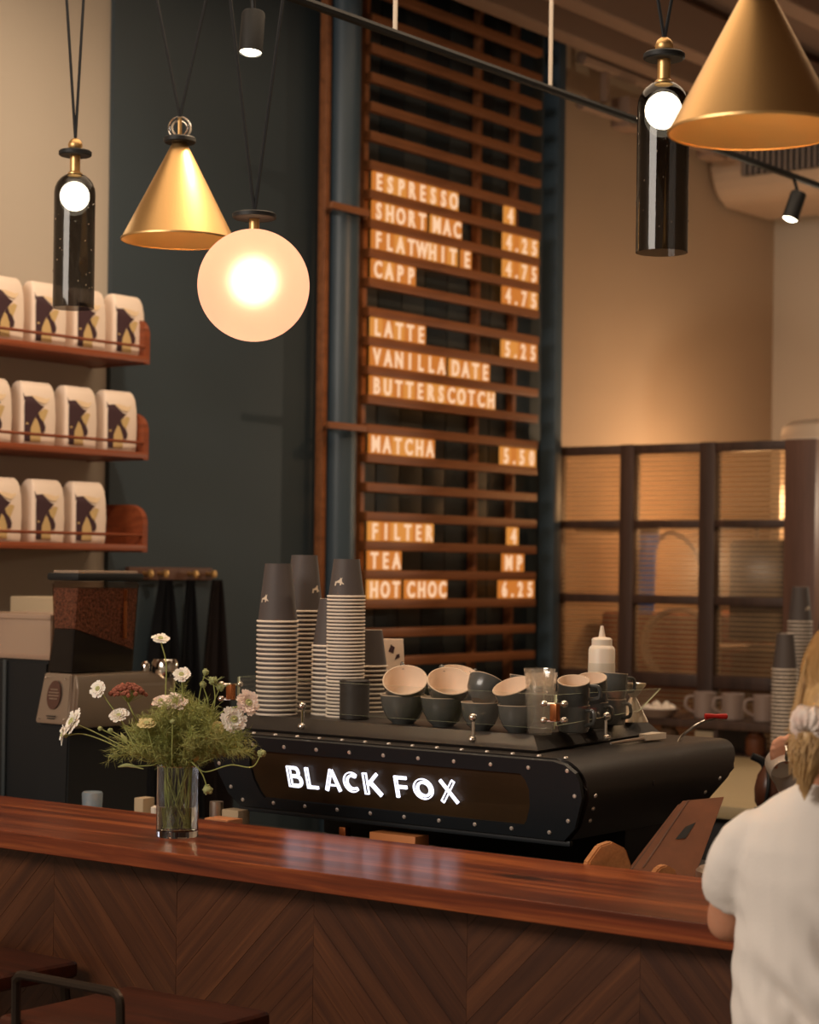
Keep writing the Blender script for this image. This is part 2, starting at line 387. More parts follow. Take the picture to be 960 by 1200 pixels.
# ------------------------------------------------------------------ setting
XW = -5.0
struct('floor', box((-2, 4, -.05), (12, 16, .1)), m_floor)
struct('ceiling', box((-2, 4.4, 4.17), (12, 15.2, .1)), m_ceil)
bm = bmesh.new()
add_box(bm, (XW - .08, .42, 2.1), (.16, 8.84, 4.2), mi=0)           # cream plaster stretch
add_box(bm, (XW - .06, 6.19, 2.1), (.16, 2.7, 4.2), mi=1)           # blue stretch, slightly proud
add_box(bm, (XW - .08, 8.85, 2.1), (.12, 2.62, 4.2), mi=2)          # beige beyond it
struct('wall_left', bm, [m_cream, m_blue, m_beige])
struct('wall_rear', box((-1.5, 9.87, 2.1), (7.6, .16, 4.2)), m_cream)
struct('wall_right', box((1.9, 6.5, 2.1), (.16, 7.2, 4.2)), m_cream)
# ceiling joists, ducts and conduits
for k, x in enumerate((-4.75, -4.35, -3.75, -3.2, -2.6, -2.0, -1.3)):
    struct('trim_%d' % (k + 1), box((x, 7.2, 4.02 - .05 * (k % 2)), (.10, 5.6, .2), .01), m_ceil2)
p = thing('sprinkler_pipe', 'red sprinkler pipe running under the ceiling at upper right', 'pipe', (-3.0, 8.6, 3.95))
obj('pipe_run', tube([(-3.0, 6.0, 3.95), (-3.0, 9.9, 3.95)], .035, 10), M('red_pipe_paint', (.28, .03, .02), .4), p)
for y in (6.6, 8.3, 9.4):
    obj('hanger', tube([(-3.0, y, 3.95), (-3.0, y, 4.12)], .008, 6), m_iron, p)
p = thing('ceiling_conduit', 'pale conduit with junction boxes along the beige wall top', 'pipe', (-4.9, 8.6, 3.8))
obj('conduit_run', tube([(-4.86, 7.6, 3.72), (-4.86, 9.95, 3.72)], .03, 8), m_ceil2, p)
for y in (8.0, 8.8, 9.5): obj('junction_box', box((-4.86, y, 3.74), (.1, .14, .14), .01), m_ceil2, p)
obj('conduit_run', tube([(-4.86, 7.6, 3.92), (-4.86, 9.95, 3.92)], .03, 8), m_ceil2, p)
for y in (7.8, 9.7): obj('hanger', box((-4.86, y, 3.95), (.03, .03, .38)), m_ceil2, p)

# hanging air conditioner
ac = thing('air_conditioner', 'beige rounded air conditioner hung below the ceiling', 'air conditioner', (-4.6, 9.3, 3.5))
def ac_sec(x, grow=0):
    return [(x, 9.0 + u - grow, 3.55 + v) for u, v in ()]
bm = bmesh.new()
prof = []
for a in range(0, 91, 15): prof.append((.17 * math.cos(R(180 + a)) + .17, .17 * math.sin(R(180 + a)) + .17))
prof = [(0, .30), (0, .17)] + prof[1:] + [(.62, 0), (.66, .04), (.66, .34), (.05, .36)]
add_prism(bm, prof, lambda u, v, w_: Vector((-4.985 + w_, 9.02 + u, 3.50 + v)), 1.75)
bmesh.ops.bevel(bm, geom=bm.edges[:], offset=.015, segments=2, affect='EDGES')
obj('housing', bm, M('ac_beige_plastic', (.50, .36, .25), .5), ac)
obj('grille_recess', box((-4.05, 9.015, 3.70), (1.5, .03, .17)), m_black, ac)
gm = None
for i in range(46):
    if gm is None:
        o = obj('grille_fin', box((-4.78, 8.998, 3.70), (.012, .02, .17)), M('ac_grille_grey', (.30, .24, .20), .5), ac); gm = o.data
    else: sub('grille_fin', gm, ac, (i * .032, 0, 0))
for x in (-4.7, -3.6): obj('hanger', tube([(x, 9.4, 3.86), (x, 9.4, 4.12)], .012, 6), m_iron, ac)

# blue wall boards behind the menu, pale vertical posts
wb = thing('menu_backing_panel', 'dark blue boarded panel on the wall behind the menu slats', 'wall panel', (-4.93, 6.7, 1.0))
random.seed(3)
for i in range(8):
    y0 = 6.12 + i * .155
    obj('board', box((-4.962, y0 + .075, 2.1), (.02, .148, 3.9), .003), m_bluedark if i % 2 else m_bluegrey, wb)
dp = thing('blue_corner_post', 'dark blue painted steel post at the right end of the menu', 'post', (-4.88, 7.45, 0))
obj('post_shaft', box((-4.90, 7.45, 2.05), (.08, .06, 4.1), .008), m_pipe, dp)
obj('base_plate', box((-4.90, 7.43, .01), (.16, .16, .02)), m_pipe, dp)
cp = thing('blue_column_pipe', 'round blue painted pipe column rising left of the menu board', 'pipe', (-4.78, 5.98, 0))
obj('pipe_shaft', lathe([(0, 0), (.063, 0), (.063, 4.1), (0, 4.1)], c=(-4.88, 5.958, 0), seg=32), m_pipe, cp)
for z in (.9, 3.85): obj('pipe_collar', lathe([(.063, z), (.07, z), (.07, z + .05), (.063, z + .05)], c=(-4.88, 5.958, 0), seg=32, close=True), m_pipe, cp)

# ------------------------------------------------------------------ menu board
mb = thing('menu_board', 'tall brown slatted wooden menu board with glowing amber letter tiles', 'menu board', (-4.86, 6.7, .9))
MX = -4.898
for y, x in ((5.868, -4.90), (6.10, MX), (6.905, -4.93), (7.18, -4.93)):
    obj('upright', box((x, y, 2.55), (.035, .026, 3.1), .003), m_slat, mb)
for z in (2.16, 2.98): obj('cross_bar', box((-4.79, 5.885, z), (.022, .225, .026), .003), m_slat, mb)
for z in (2.16, 2.98):
    for y0, y1 in ((5.785, 5.885), (5.985, 6.10)): obj('cross_bar_arm', tube([(-4.79, y0, z), (-4.90, y1, z)], .010, 6), m_slat, mb)
PITCH = 34.25 / 34.25 * .1133
Z0 = 1.263
sm = None
def slatz(k): return Z0 + k * PITCH
for k in range(24):
    if sm is None: o = obj('slat', box((MX + .035, 6.675, slatz(0)), (.035, 1.185, .036), .004), m_slat, mb); sm = o.data; base = o.location.copy()
    else: sub('slat', sm, mb, base + Vector((0, 0, k * PITCH)))
# rows: slat index counted from the bottom: the row stands on slat k
rows = [(16, 'ESPRESSO', '4'), (15, 'SHORT MAC', '4.25'), (14, 'FLATWHIT E', '4.75'), (13, 'CAPP', '4.75'),
        (11, 'LATTE', '5.25'), (10, 'VANILLA DATE', None), (9, 'BUTTERSCOTCH', None), (7, 'MATCHA', '5.50'),
        (4, 'FILTER', '4'), (3, 'TEA', 'MP'), (2, 'HOT CHOC', '6.25')]
lett = {}
TX = MX + .040
def put_text(s, y, k, w_):
    z = slatz(k) + .018; h = PITCH - .036
    for ch in s:
        if ch == ' ': y += w_ * .38; continue
        ww = w_ * (.6 if ch == '.' else 1.0)
        t = obj('letter_tile', box((TX - .004, y + ww / 2, z + h / 2), (.010, ww * .985, h * .97), .0015), random.choice([m_tile, m_tile, m_tileb]), mb, smooth=0)
        b = text_bm(ch, .088, .004, bold=.0022, xs=.80)
        bmesh.ops.transform(b, matrix=Matrix(((0, 0, 1, TX + .003), (1, 0, 0, y + ww / 2), (0, 1, 0, z + .008), (0, 0, 0, 1))), verts=b.verts)
        o = obj('letter', b, m_letter, None, smooth=0)
        off = t.location + mb.location
        o.parent = t; o.location = -off if False else Vector((0, 0, 0))
        for v in o.data.vertices: v.co -= mb.location
        y += ww
    return y
for k, s, pr in rows:
    put_text(s, 6.112, k, .0705)
    if pr: 
        if pr == 'MP': put_text(pr, 7.030, k, .080)
        elif pr == '4': put_text(pr, 7.010 if k > 10 else 7.065, k, .080)
        else: put_text(pr, 7.004, k, .0745)
# side spacer pegs where slats join the left stile
# ------------------------------------------------------------------ reeded glass partition
YP = 7.55
win = bpy.data.objects.new('window_1', None); COL.objects.link(win); win.location = (-4.3, YP, 0); win['kind'] = 'structure'
xs = [(-4.975, -4.897), (-4.585, -4.516), (-4.193, -4.119), (-3.795, -3.655)]
for i, (a, b) in enumerate(xs):
    obj('mullion', box(((a + b) / 2, YP, 1.09), (b - a, .06, 2.18), .004), m_frame if i < 3 else m_frame2, win)
zs = [(2.138, 2.178), (1.817, 1.850), (1.490, 1.528), (1.140, 1.195), (.80, .85), (.0, .08)]
for i, (a, b) in enumerate(zs):
    for (x0, x1) in zip([x[1] for x in xs], [x[0] for x in xs[1:]]):
        obj('glazing_bar', box(((x0 + x1) / 2, YP + .003, (a + b) / 2), (x1 - x0, .05, b - a), .003), m_frame, win)
for (z0, z1) in zip([z[1] for z in zs[1:]], [z[0] for z in zs]):
    for (x0, x1) in zip([x[1] for x in xs], [x[0] for x in xs[1:]]):
        o = obj('pane', box(((x0 + x1) / 2, YP + .005, (z0 + z1) / 2), (x1 - x0, .008, z1 - z0)), m_reed, win, smooth=0)
# behind the partition
tk = thing('water_tank', 'white round topped tank standing behind the glass partition', 'tank', (-4.05, 8.45, 0))
obj('tank_body', lathe([(0, 0), (.33, 0), (.34, .03), (.34, 2.27), (.335, 2.30), (.30, 2.325), (0, 2.335)], c=(-3.98, 8.6, 0), seg=48), M('tank_white', (.72, .60, .46), .45), tk)
obj('tank_lid_band', lathe([(.345, 2.2), (.352, 2.2), (.352, 2.24), (.345, 2.24)], c=(-3.98, 8.6, 0), seg=48, close=True), m_white, tk)
fl = thing('blue_water_filter', 'bright blue filter canister behind the reeded glass', 'water filter', (-4.66, 7.85, 1.5))
obj('canister', lathe([(0, 1.44), (.045, 1.44), (.055, 1.46), (.060, 1.72), (.072, 1.76), (.072, 1.80), (0, 1.81)], c=(-4.63, 7.80, 0), seg=32), m_blue2, fl)
obj('filter_cap', lathe([(0, 1.80), (.075, 1.80), (.075, 1.835), (.03, 1.85), (0, 1.85)], c=(-4.63, 7.80, 0), seg=32), m_black, fl)
obj('mounting_bracket', box((-4.80, 7.80, 1.82), (.36, .04, .03)), m_steel, fl)
hs = thing('coiled_hose', 'pale coiled hose hanging behind the reeded glass', 'hose', (-4.5, 7.95, 1.5))
pts = []
for i in range(90):
    a = i / 89 * 2 * PI * 2.7
    pts.append((-4.50 + .19 * math.cos(a), 7.92 + .02 * math.sin(a * .37), 1.30 + .16 * math.sin(a)))
obj('hose_loop', tube(pts, .012, 8), m_hose, hs)
obj('hose_loop', tube(spline([(-4.72, 7.9, 1.18), (-4.72, 7.9, 1.55), (-4.58, 7.92, 1.80), (-4.40, 7.92, 1.66), (-4.37, 7.92, 1.2)], 8), .012, 8), m_hose, hs)
rk = thing('storage_rack', 'steel storage rack standing in the back room', 'rack', (-3.9, 8.0, 0))
for x in (-4.25, -3.55):
    for y in (7.80, 8.15): obj('rack_post', tube([(x, y, 0), (x, y, 1.86)], .016, 8), m_steel, rk)
for z in (.5, 1.02, 1.3, 1.84): obj('rack_shelf', box((-3.9, 7.975, z), (.74, .38, .02)), m_steel, rk)
obj('dark_bin', box((-3.9, 7.98, 1.55), (.62, .32, .44), .02), m_dark, rk)
tag(obj('grey_crate', box((-3.9, 7.98, 1.15), (.60, .30, .26), .02), m_far), 'brown grey crate on the rack behind the lowest glass panes', 'crate')
tag(obj('back_room_cabinet', box((-4.67, 8.4, .72), (.6, .8, 1.44), .02), m_shelf), 'brown cabinet standing in the back room behind the partition', 'cabinet')

# ------------------------------------------------------------------ back bench and mug shelf
bb = thing('back_bench', 'pale topped work bench behind the espresso machine', 'bench', (-3.1, 6.2, 0))
obj('bench_top', box((-3.2, 6.2, .90), (2.6, 1.5, .04), .005), m_bench, bb)
obj('bench_body', box((-3.2, 6.2, .44), (2.5, 1.35, .88), .005), m_dark, bb)
ms = thing('mug_shelf', 'dark raised shelf behind the bench holding a row of mugs', 'shelf', (-3.4, 7.15, .92))
obj('lower_board', box((-3.5, 7.12, .905), (1.96, .30, .03), .003), m_frame, ms)
obj('shelf_board', box((-3.5, 7.12, 1.035), (2.0, .34, .03), .003), m_frame, ms)
for x in (-4.45, -3.8, -3.15, -2.55): obj('shelf_divider', box((x, 7.12, .51), (.02, .30, 1.02)), m_frame, ms)
mug_prof = [(0, 0), (.034, 0), (.040, .006), (.043, .10), (.0415, .102), (.039, .10), (.036, .01), (0, .009)]
def make_mug(name, label, cat, loc, mat, group=None, s=1, rz=0):
    t = thing(name, label, cat, loc, group, rz)
    b = lathe([(r * s, z * s) for r, z in mug_prof], seg=32)
    obj('mug_body', b, mat, t, local=True)
    pts = spline([(.040 * s, 0, .085 * s), (.068 * s, 0, .080 * s), (.072 * s, 0, .045 * s), (.038 * s, 0, .022 * s)], 5)
    obj('handle', tube(pts, .0062 * s, 8), mat, t, local=True)
    return t
mugs = [(-3.892, 'leftmost pinkish grey mug on the shelf by the partition'), (-3.768, 'middle pinkish grey mug on the back shelf'),
        (-3.631, 'pinkish grey mug nearest the tall paper cup stacks')]
m0 = make_mug('coffee_mug', mugs[0][1], 'mug', (mugs[0][0], 7.05, 1.05), m_mug, 'mugs on the back shelf', 1.04, R(217))
for x, lb in mugs[1:]: dup(m0, (x, 7.05, 1.05), R(217), lb)
random.seed(5)
for i, (x, c, lb) in enumerate([(-4.05, m_far, 'small brown jar at the left end of the bench clutter'), (-3.86, m_pale, 'cream carton under the leftmost mug'),
        (-3.66, m_leather, 'tan box under the middle mug'), (-3.46, m_brownjug, 'glossy brown jar under the mug shelf'), (-3.28, m_dark, 'black canister under the mug shelf')]):
    if i % 2: b = box((x, 7.04, .963), (.10, .08, .085), .006)
    else: b = lathe([(0, .921), (.035, .921), (.042, .935), (.042, .985), (.03, 1.0), (.03, 1.012), (0, 1.012)], c=(x, 7.04, 0), seg=20)
    tag(obj('storage_jar' if not i % 2 else 'small_box', b, c, loc=(x, 7.04, .92)), lb, 'jar' if not i % 2 else 'box')
tag(obj('sugar_bowl_heap', bmesh.new(), m_white), None, None) if False else None
hb = thing('sugar_dish', 'small dish heaped with cream lumps beyond the steel jigger', 'dish', (-3.98, 7.0, 1.05))
obj('dish', lathe([(0, 0), (.05, 0), (.085, .035), (.08, .037), (.045, .008), (0, .008)], c=(-4.06, 6.98, 1.05), seg=24), m_mug, hb)
bm = bmesh.new(); random.seed(8)
for i in range(26):
    a = random.random() * 2 * PI; r = random.random() ** .5 * .06
    add_ico(bm, (-4.06 + r * math.cos(a), 6.98 + r * math.sin(a), 1.075 + random.random() * .045 * (1 - r / .07)), random.uniform(.014, .022), 1)
o = obj('sugar_lumps', bm, m_cuprim, hb); o['kind'] = 'stuff'

# ------------------------------------------------------------------ shelves and coffee bags
def bag_meshes():
    W, H, D = .142, .198, .075
    bm = bmesh.new()
    secs = [(0, .97, .96), (.02, 1, 1), (.08, 1.0, 1.02), (.14, .985, .96), (.172, .95, .86), (.190, .88, .6), (.198, .80, .30)]
    rings = []
    for z, sw, sd in secs:
        hw, hd, r = W / 2 * sw, D / 2 * sd, .012 * sd; ring = []
        for cx, cy, a0 in ((hw - r, hd - r, 0), (-hw + r, hd - r, 90), (-hw + r, -hd + r, 180), (hw - r, -hd + r, 270)):
            for k in range(4): a = R(a0 + k * 30); ring.append(bm.verts.new((cy + r * math.sin(a) if False else (-(cy + r * math.sin(a))) * -1, cx + r * math.cos(a), z)))
        rings.append(ring)
    n = len(rings[0])
    for a, b in zip(rings, rings[1:]):
        for i in range(n): bm.faces.new((a[i], a[(i + 1) % n], b[(i + 1) % n], b[i]))
    bm.faces.new(rings[0]); bm.faces.new(rings[-1])
    for v in bm.verts:
        v.co += Vector((noise.noise(v.co * 30), noise.noise(v.co * 30 + Vector((5, 5, 5))), 0)) * .0025
    return bm
def bag_print(bm, poly, x, mi):
    # front faces local +X ; u in -.5...5 over the width (Y), v = height fraction
    def f(u, v, w_):
        zz = v * .19 + .004
        return Vector((x - max(0, zz - .125) ** 1.35 * .75 + w_, (u - .5) * .135, zz))
    # subdivide by triangulating a grid clipped polygon: keep polygons small in height
    a = [bm.verts.new(f(u, v, .0)) for u, v in poly]; fc = bm.faces.new(a); fc.material_index = mi
def make_bag(loc, label):
    t = thing('coffee_bag', label, 'coffee bag', loc, 'coffee bags on the wall shelves')
    o = obj('bag_body', bag_meshes(), m_bag, t, local=True)
    bm = bmesh.new(); X = .0405
    # pale top band, plum field, tan fox-like shapes
    bag_print(bm, [(.05, .70), (.05, .60), (.28, .60), (.60, .60), (.42, .68)], X, 0)
    bag_print(bm, [(.03, .86), (.03, .70), (.05, .70), (.42, .68), (.30, .76), (.15, .86)], X, 0)
    bag_print(bm, [(.03, .66), (.03, .02), (.20, .02), (.22, .25), (.34, .42), (.44, .50), (.52, .56), (.62, .62)], X + .0006, 0)
    bag_print(bm, [(.44, .50), (.50, .42), (.60, .36), (.66, .28), (.64, .20), (.54, .18), (.50, .26), (.42, .38), (.36, .43)], X + .001, 0)
    bag_print(bm, [(.20, .02), (.22, .25), (.34, .42), (.42, .38), (.50, .26), (.52, .02)], X + .0004, 1)
    bag_print(bm, [(.44, .50), (.62, .58), (.74, .56), (.66, .44), (.60, .36), (.50, .42)], X + .0008, 1)
    bag_print(bm, [(.10, .86), (.30, .76), (.48, .68), (.66, .66), (.80, .74), (.82, .86)], X + .0002, 2)
    bag_print(bm, [(.07, .33), (.07, .30), (.14, .30), (.14, .33)], X + .0012, 1)
    pr = obj('printed_label', bm, [m_plum, m_tan, m_tan2], t, smooth=0, local=True); pr['label'] = 'plum and tan printed picture'
    return t
def zshelf(i): return (2.322, 2.005, 1.700)[i]
bag0 = None
bag_rows = [[4.735, 4.56, 4.385, 4.21], [4.705, 4.525, 4.345, 4.165], [4.57, 4.39, 4.21]]
words = ['rightmost', 'second from the right', 'third from the right', 'leftmost in view']
shn = ['top', 'middle', 'bottom']
for i in range(3):
    z = zshelf(i)
    sh = thing('wall_shelf', '%s red-brown wooden wall shelf holding coffee bags' % shn[i], 'shelf', (-4.87, 4.4, z), 'wall shelves with coffee bags')
    obj('shelf_board', box((-4.865, 4.15, z - .014), (.27, 1.25, .022), .004), m_shelf, sh)
    # end bracket with a rounded top corner
    pl = [(0, -.028), (.27, -.028), (.27, .07)] + [(.20 + .07 * math.cos(R(a)), .07 + .06 * math.sin(R(a))) for a in range(15, 91, 15)] + [(0, .13)]
    obj('end_bracket', prism(pl, lambda u, v, w_: Vector((-5.0 + u, 4.775 - w_, z + v)), .022), m_shelf, sh)
    obj('front_rail', tube([(-4.735, 3.55, z + .028), (-4.735, 4.765, z + .028)], .005, 8), m_shelf, sh)
    for j, y in enumerate(bag_rows[i]):
        lb = 'cream coffee bag with plum fox print, %s on the %s shelf' % (words[j] if not (i == 2 and j == 2) else 'leftmost in view', shn[i])
        loc = (-4.795, y - .025, z - .002)
        if bag0 is None: bag0 = make_bag(loc, lb)
        else: dup(bag0, loc, R(random.uniform(-3, 3)), lb)

# apron rail
ar = thing('peg_rail', 'dark wooden peg rail with brass knobs on the blue wall', 'peg rail', (-4.97, 5.15, 1.6))
obj('rail_board', box((-4.97, 5.13, 1.6), (.024, .42, .045), .004), m_frame2, ar)
for y in (4.99, 5.065, 5.215, 5.31): obj('brass_knob', lathe([(0, 0), (.008, 0), (.006, .02), (.014, .03), (.014, .036), (0, .04)], c=(-4.958, y, 1.6), seg=16, mat=Matrix.Rotation(R(90), 4, 'Y')), m_brass, ar)
def apron(y, wd, lb, mat, seed, z1=1.58, z0=.72):
    random.seed(seed); bm = bmesh.new(); n = 22; rows_ = 14; g = []
    for j in range(rows_):
        t = j / (rows_ - 1); wj = wd * (.16 + .84 * min(1, t * 1.5) ** .8)
        r = []
        for i in range(n):
            u = i / (n - 1) - .5
            r.append(bm.verts.new((-4.90 + .022 * math.sin(u * 17 + seed) * (.4 + t) + .01 * math.sin(u * 31 + seed * 2), y + u * wj, z1 - (z1 - z0) * t)))
        g.append(r)
    for a, b in zip(g, g[1:]):
        for i in range(n - 1): bm.faces.new((a[i], a[i + 1], b[i + 1], b[i]))
    bmesh.ops.solidify(bm, geom=bm.faces[:], thickness=.006)
    return tag(obj('apron', bm, mat, loc=(-4.9, y, z1)), lb, 'apron', 'aprons on the peg rail')
apron(5.04, .20, 'black apron hanging from the left peg behind the bean hopper', m_apron, 1)
apron(5.16, .14, 'thin black apron hanging from the middle peg', m_apron, 2)
apron(5.30, .22, 'brown-black apron bunched on the right end peg', m_apron2, 3)

# ------------------------------------------------------------------ bar counter
HC = 1.07
bc = thing('bar_counter', 'long bar with polished red walnut top and chevron veneer front', 'bar counter', (-3.0, 3.05, 0))
CX0, CX1 = -5.0, -1.47
bm = box(((CX0 + CX1) / 2, (2.84 + 3.265) / 2, HC - .0185), (CX1 - CX0, .425, .037), .0015, seg=1)
obj('worktop', bm, m_counter, bc, loc=(0, 0, 0), smooth=0)
obj('carcass', box(((CX0 + CX1) / 2, 3.09, .515), (CX1 - CX0 - .04, .33, 1.03)), m_dark, bc)
def clip(poly, a, b, c):
    """keep a*x+b*y<=c"""
    out = []
    for i in range(len(poly)):
        p, q = poly[i], poly[(i + 1) % len(poly)]
        dp_, dq = a * p[0] + b * p[1] - c, a * q[0] + b * q[1] - c
        if dp_ <= 0: out.append(p)
        if dp_ * dq < 0:
            t = dp_ / (dp_ - dq); out.append((p[0] + t * (q[0] - p[0]), p[1] + t * (q[1] - p[1])))
    return out
bounds = [-4.215, -3.859, -3.504, -3.148, -2.793, -2.437, -2.081, -1.725, -1.48]
SW = .040; g = .0003
for i, (x0, x1) in enumerate(zip(bounds, bounds[1:])):
    s = -1 if i % 2 else 1      # direction of the strips
    # 0: -4.215.. '\' ; want -3.148..-2.793 '\' (i=3), -2.793..-2.437 '/' (i=4)
    s = -1 if i % 2 else 1      # -1 = '\' , +1 = '/'
    nrm = (-s * math.sin(R(45)), math.cos(R(45)))
    rect = [(x0 + g, .06), (x1 - g, .06), (x1 - g, 1.03), (x0 + g, 1.03)]
    vals = [nrm[0] * p[0] + nrm[1] * p[1] for p in rect]; v0 = min(vals); k = 0
    ph = (i * .37) % 1 * SW
    while v0 + k * SW - ph < max(vals):
        a = v0 + k * SW - ph; k += 1
        pl = clip(clip(rect, nrm[0], nrm[1], a + SW - g), -nrm[0], -nrm[1], -(a + g))
        if len(pl) < 3: continue
        cx = sum(p[0] for p in pl) / len(pl); cz = sum(p[1] for p in pl) / len(pl)
        th = s * R(45); c_, s_ = math.cos(th), math.sin(th)
        lp = [((p[0] - cx) * c_ + (p[1] - cz) * s_, -(p[0] - cx) * s_ + (p[1] - cz) * c_) for p in pl]
        d = .010 + random.uniform(-.0004, .0004)
        o = obj('veneer_strip', prism(lp, lambda u, v, w_: Vector((u, w_, v)), -d), m_veneer, bc, smooth=0, local=True)
        o.location = Vector((cx, 2.925, cz)) - bc.location; o.rotation_euler = (0, -th, 0)
def clip(poly, a, b, c):
    """keep a*x+b*y<=c"""
    out = []
    for i in range(len(poly)):
        p, q = poly[i], poly[(i + 1) % len(poly)]
        dp_, dq = a * p[0] + b * p[1] - c, a * q[0] + b * q[1] - c
        if dp_ <= 0: out.append(p)
        if dp_ * dq < 0:
            t = dp_ / (dp_ - dq); out.append((p[0] + t * (q[0] - p[0]), p[1] + t * (q[1] - p[1])))
    return out
bounds = [-4.215, -3.859, -3.504, -3.148, -2.793, -2.437, -2.081, -1.725, -1.48]
SW = .040; g = .0003
for i, (x0, x1) in enumerate(zip(bounds, bounds[1:])):
    s = -1 if i % 2 else 1      # direction of the strips
    # 0: -4.215.. '\' ; want -3.148..-2.793 '\' (i=3), -2.793..-2.437 '/' (i=4)
    s = -1 if i % 2 else 1      # -1 = '\' , +1 = '/'
    nrm = (-s * math.sin(R(45)), math.cos(R(45)))
    rect = [(x0 + g, .06), (x1 - g, .06), (x1 - g, 1.03), (x0 + g, 1.03)]
    vals = [nrm[0] * p[0] + nrm[1] * p[1] for p in rect]; v0 = min(vals); k = 0
    ph = (i * .37) % 1 * SW
    while v0 + k * SW - ph < max(vals):
        a = v0 + k * SW - ph; k += 1
        pl = clip(clip(rect, nrm[0], nrm[1], a + SW - g), -nrm[0], -nrm[1], -(a + g))
        if len(pl) < 3: continue
        cx = sum(p[0] for p in pl) / len(pl); cz = sum(p[1] for p in pl) / len(pl)
        th = s * R(45); c_, s_ = math.cos(th), math.sin(th)
        lp = [((p[0] - cx) * c_ + (p[1] - cz) * s_, -(p[0] - cx) * s_ + (p[1] - cz) * c_) for p in pl]
        d = .010 + random.uniform(-.0004, .0004)
        o = obj('veneer_strip', prism(lp, lambda u, v, w_: Vector((u, w_, v)), -d), m_veneer, bc, smooth=0, local=True)
        o.location = Vector((cx, 2.925, cz)) - bc.location; o.rotation_euler = (0, -th, 0)
obj('foot_rail', tube([(-4.9, 2.72, .22), (-1.5, 2.72, .22)], .02, 12), m_iron, bc)
for x in (-4.2, -2.9, -1.7): obj('rail_bracket', tube([(x, 2.72, .22), (x, 2.93, .22)], .012, 8), m_iron, bc)

# service bench behind the bar
sb = thing('service_bench', 'dark bench behind the bar carrying the espresso machine and grinders', 'bench', (-3.2, 3.8, 0))
obj('bench_top', box((-3.25, 3.80, .885), (3.3, .95, .03), .004), m_dark, sb)
obj('bench_body', box((-3.25, 3.82, .435), (3.2, .85, .87)), m_black, sb)

# ------------------------------------------------------------------ espresso machine
em = thing('espresso_machine', 'wide matte black espresso machine with glowing BLACK FOX sign', 'espresso machine', (-2.65, 3.75, .9))
XC = -2.65; ZT = 1.252; YF = 3.385
def fp(x, z, d=0):       # point on the tilted front plane, d = how far in front
    return Vector((x, YF + (ZT - z) * .28 - d, z - d * .25))
def sec(t):
    pts = []
    half = [(.44, ZT)] + [(.44 + .06 * math.sin(R(a)), ZT - .06 + .06 * math.cos(R(a))) for a in range(15, 91, 15)] + [(.5, 1.175), (.468, 1.11), (.44, 1.082)]
    full = [(XC + a, z) for a, z in half] + [(XC - a, z) for a, z in half[::-1]]
    for x, z in full:
        yf = YF + .012 + (ZT - z) * .28; yb = 4.09 - (ZT - z) * .95
        pts.append(Vector((x, yf + (yb - yf) * t, z)))
    return pts
bm = bmesh.new(); rings = [[bm.verts.new(p) for p in sec(t)] for t in (0, .33, .66, 1)]
n = len(rings[0])
for a, b in zip(rings, rings[1:]):
    for i in range(n): bm.faces.new((a[i], a[(i + 1) % n], b[(i + 1) % n], b[i]))
bm.faces.new(rings[0]); bm.faces.new(rings[-1])
bmesh.ops.bevel(bm, geom=[e for e in bm.edges if len(e.link_faces) == 2 and any(len(f.verts) > 8 for f in e.link_faces)], offset=.008, segments=2, affect='EDGES')
obj('body_shell', bm, m_dark, em)
# front plate with a window opening
out = [(.44, ZT - .004), (.468, ZT - .010), (.490, ZT - .026), (.497, ZT - .045), (.497, 1.176), (.470, 1.112), (.440, 1.084)]
outer = [(XC + a, z) for a, z in out] + [(XC - a, z) for a, z in out[::-1]]
inn = [(.355, 1.217), (.366, 1.205), (.372, 1.185), (.368, 1.150), (.355, 1.120), (.345, 1.108)]
inner = [(XC + a, z) for a, z in inn] + [(XC - a - .015, z) for a, z in inn[::-1]]
bm = bmesh.new(); ed = []
for lp in (outer, inner):
    vs = [bm.verts.new(fp(x, z, .004)) for x, z in lp]
    for i in range(len(vs)): ed.append(bm.edges.new((vs[i], vs[(i + 1) % len(vs)])))
bmesh.ops.triangle_fill(bm, use_beauty=True, edges=ed)
bmesh.ops.recalc_face_normals(bm, faces=bm.faces)
if sum(f.normal.y for f in bm.faces) > 0: bmesh.ops.reverse_faces(bm, faces=bm.faces)
bmesh.ops.solidify(bm, geom=bm.faces[:], thickness=.010)
obj('front_plate', bm, m_plate, em, smooth=20)
bm = bmesh.new(); bm.faces.new([bm.verts.new(fp(x, z, -.002)) for x, z in inner]); bmesh.ops.solidify(bm, geom=bm.faces[:], thickness=.003)
obj('tinted_window', bm, m_mesh, em, smooth=0)
lipbm = bmesh.new(); add_box(lipbm, (XC, YF + .055, 1.077), (.90, .012, .012), .003); obj('lower_lip', lipbm, m_plate, em)
# sign letters
def stroke(bm, pts, wdt, cap=True, closed=False):
    P = [Vector(p) for p in pts]; L_, R_ = [], []
    nn = len(P)
    for i, p in enumerate(P):
        if closed: t = (P[(i + 1) % nn] - P[i - 1]).normalized(); k = 1
        else:
            t = (P[min(i + 1, nn - 1)] - P[max(i - 1, 0)]).normalized(); k = 1
            if 0 < i < nn - 1:
                a = (P[i] - P[i - 1]).normalized(); k = 1 / max(.5, a.dot(t))
        nr = Vector((-t.y, t.x)) * wdt / 2 * k
        L_.append(p + nr); R_.append(p - nr)
    idx = range(nn if closed else nn - 1)
    for i in idx:
        j = (i + 1) % nn
        yield [L_[i], L_[j], R_[j], R_[i]]
def arc(cx, cy, r, a0, a1, n=14, ry=None):
    ry = ry or r
    return [(cx + r * math.cos(R(a0 + (a1 - a0) * i / n)), cy + ry * math.sin(R(a0 + (a1 - a0) * i / n))) for i in range(n + 1)]
T, K = .046, .14
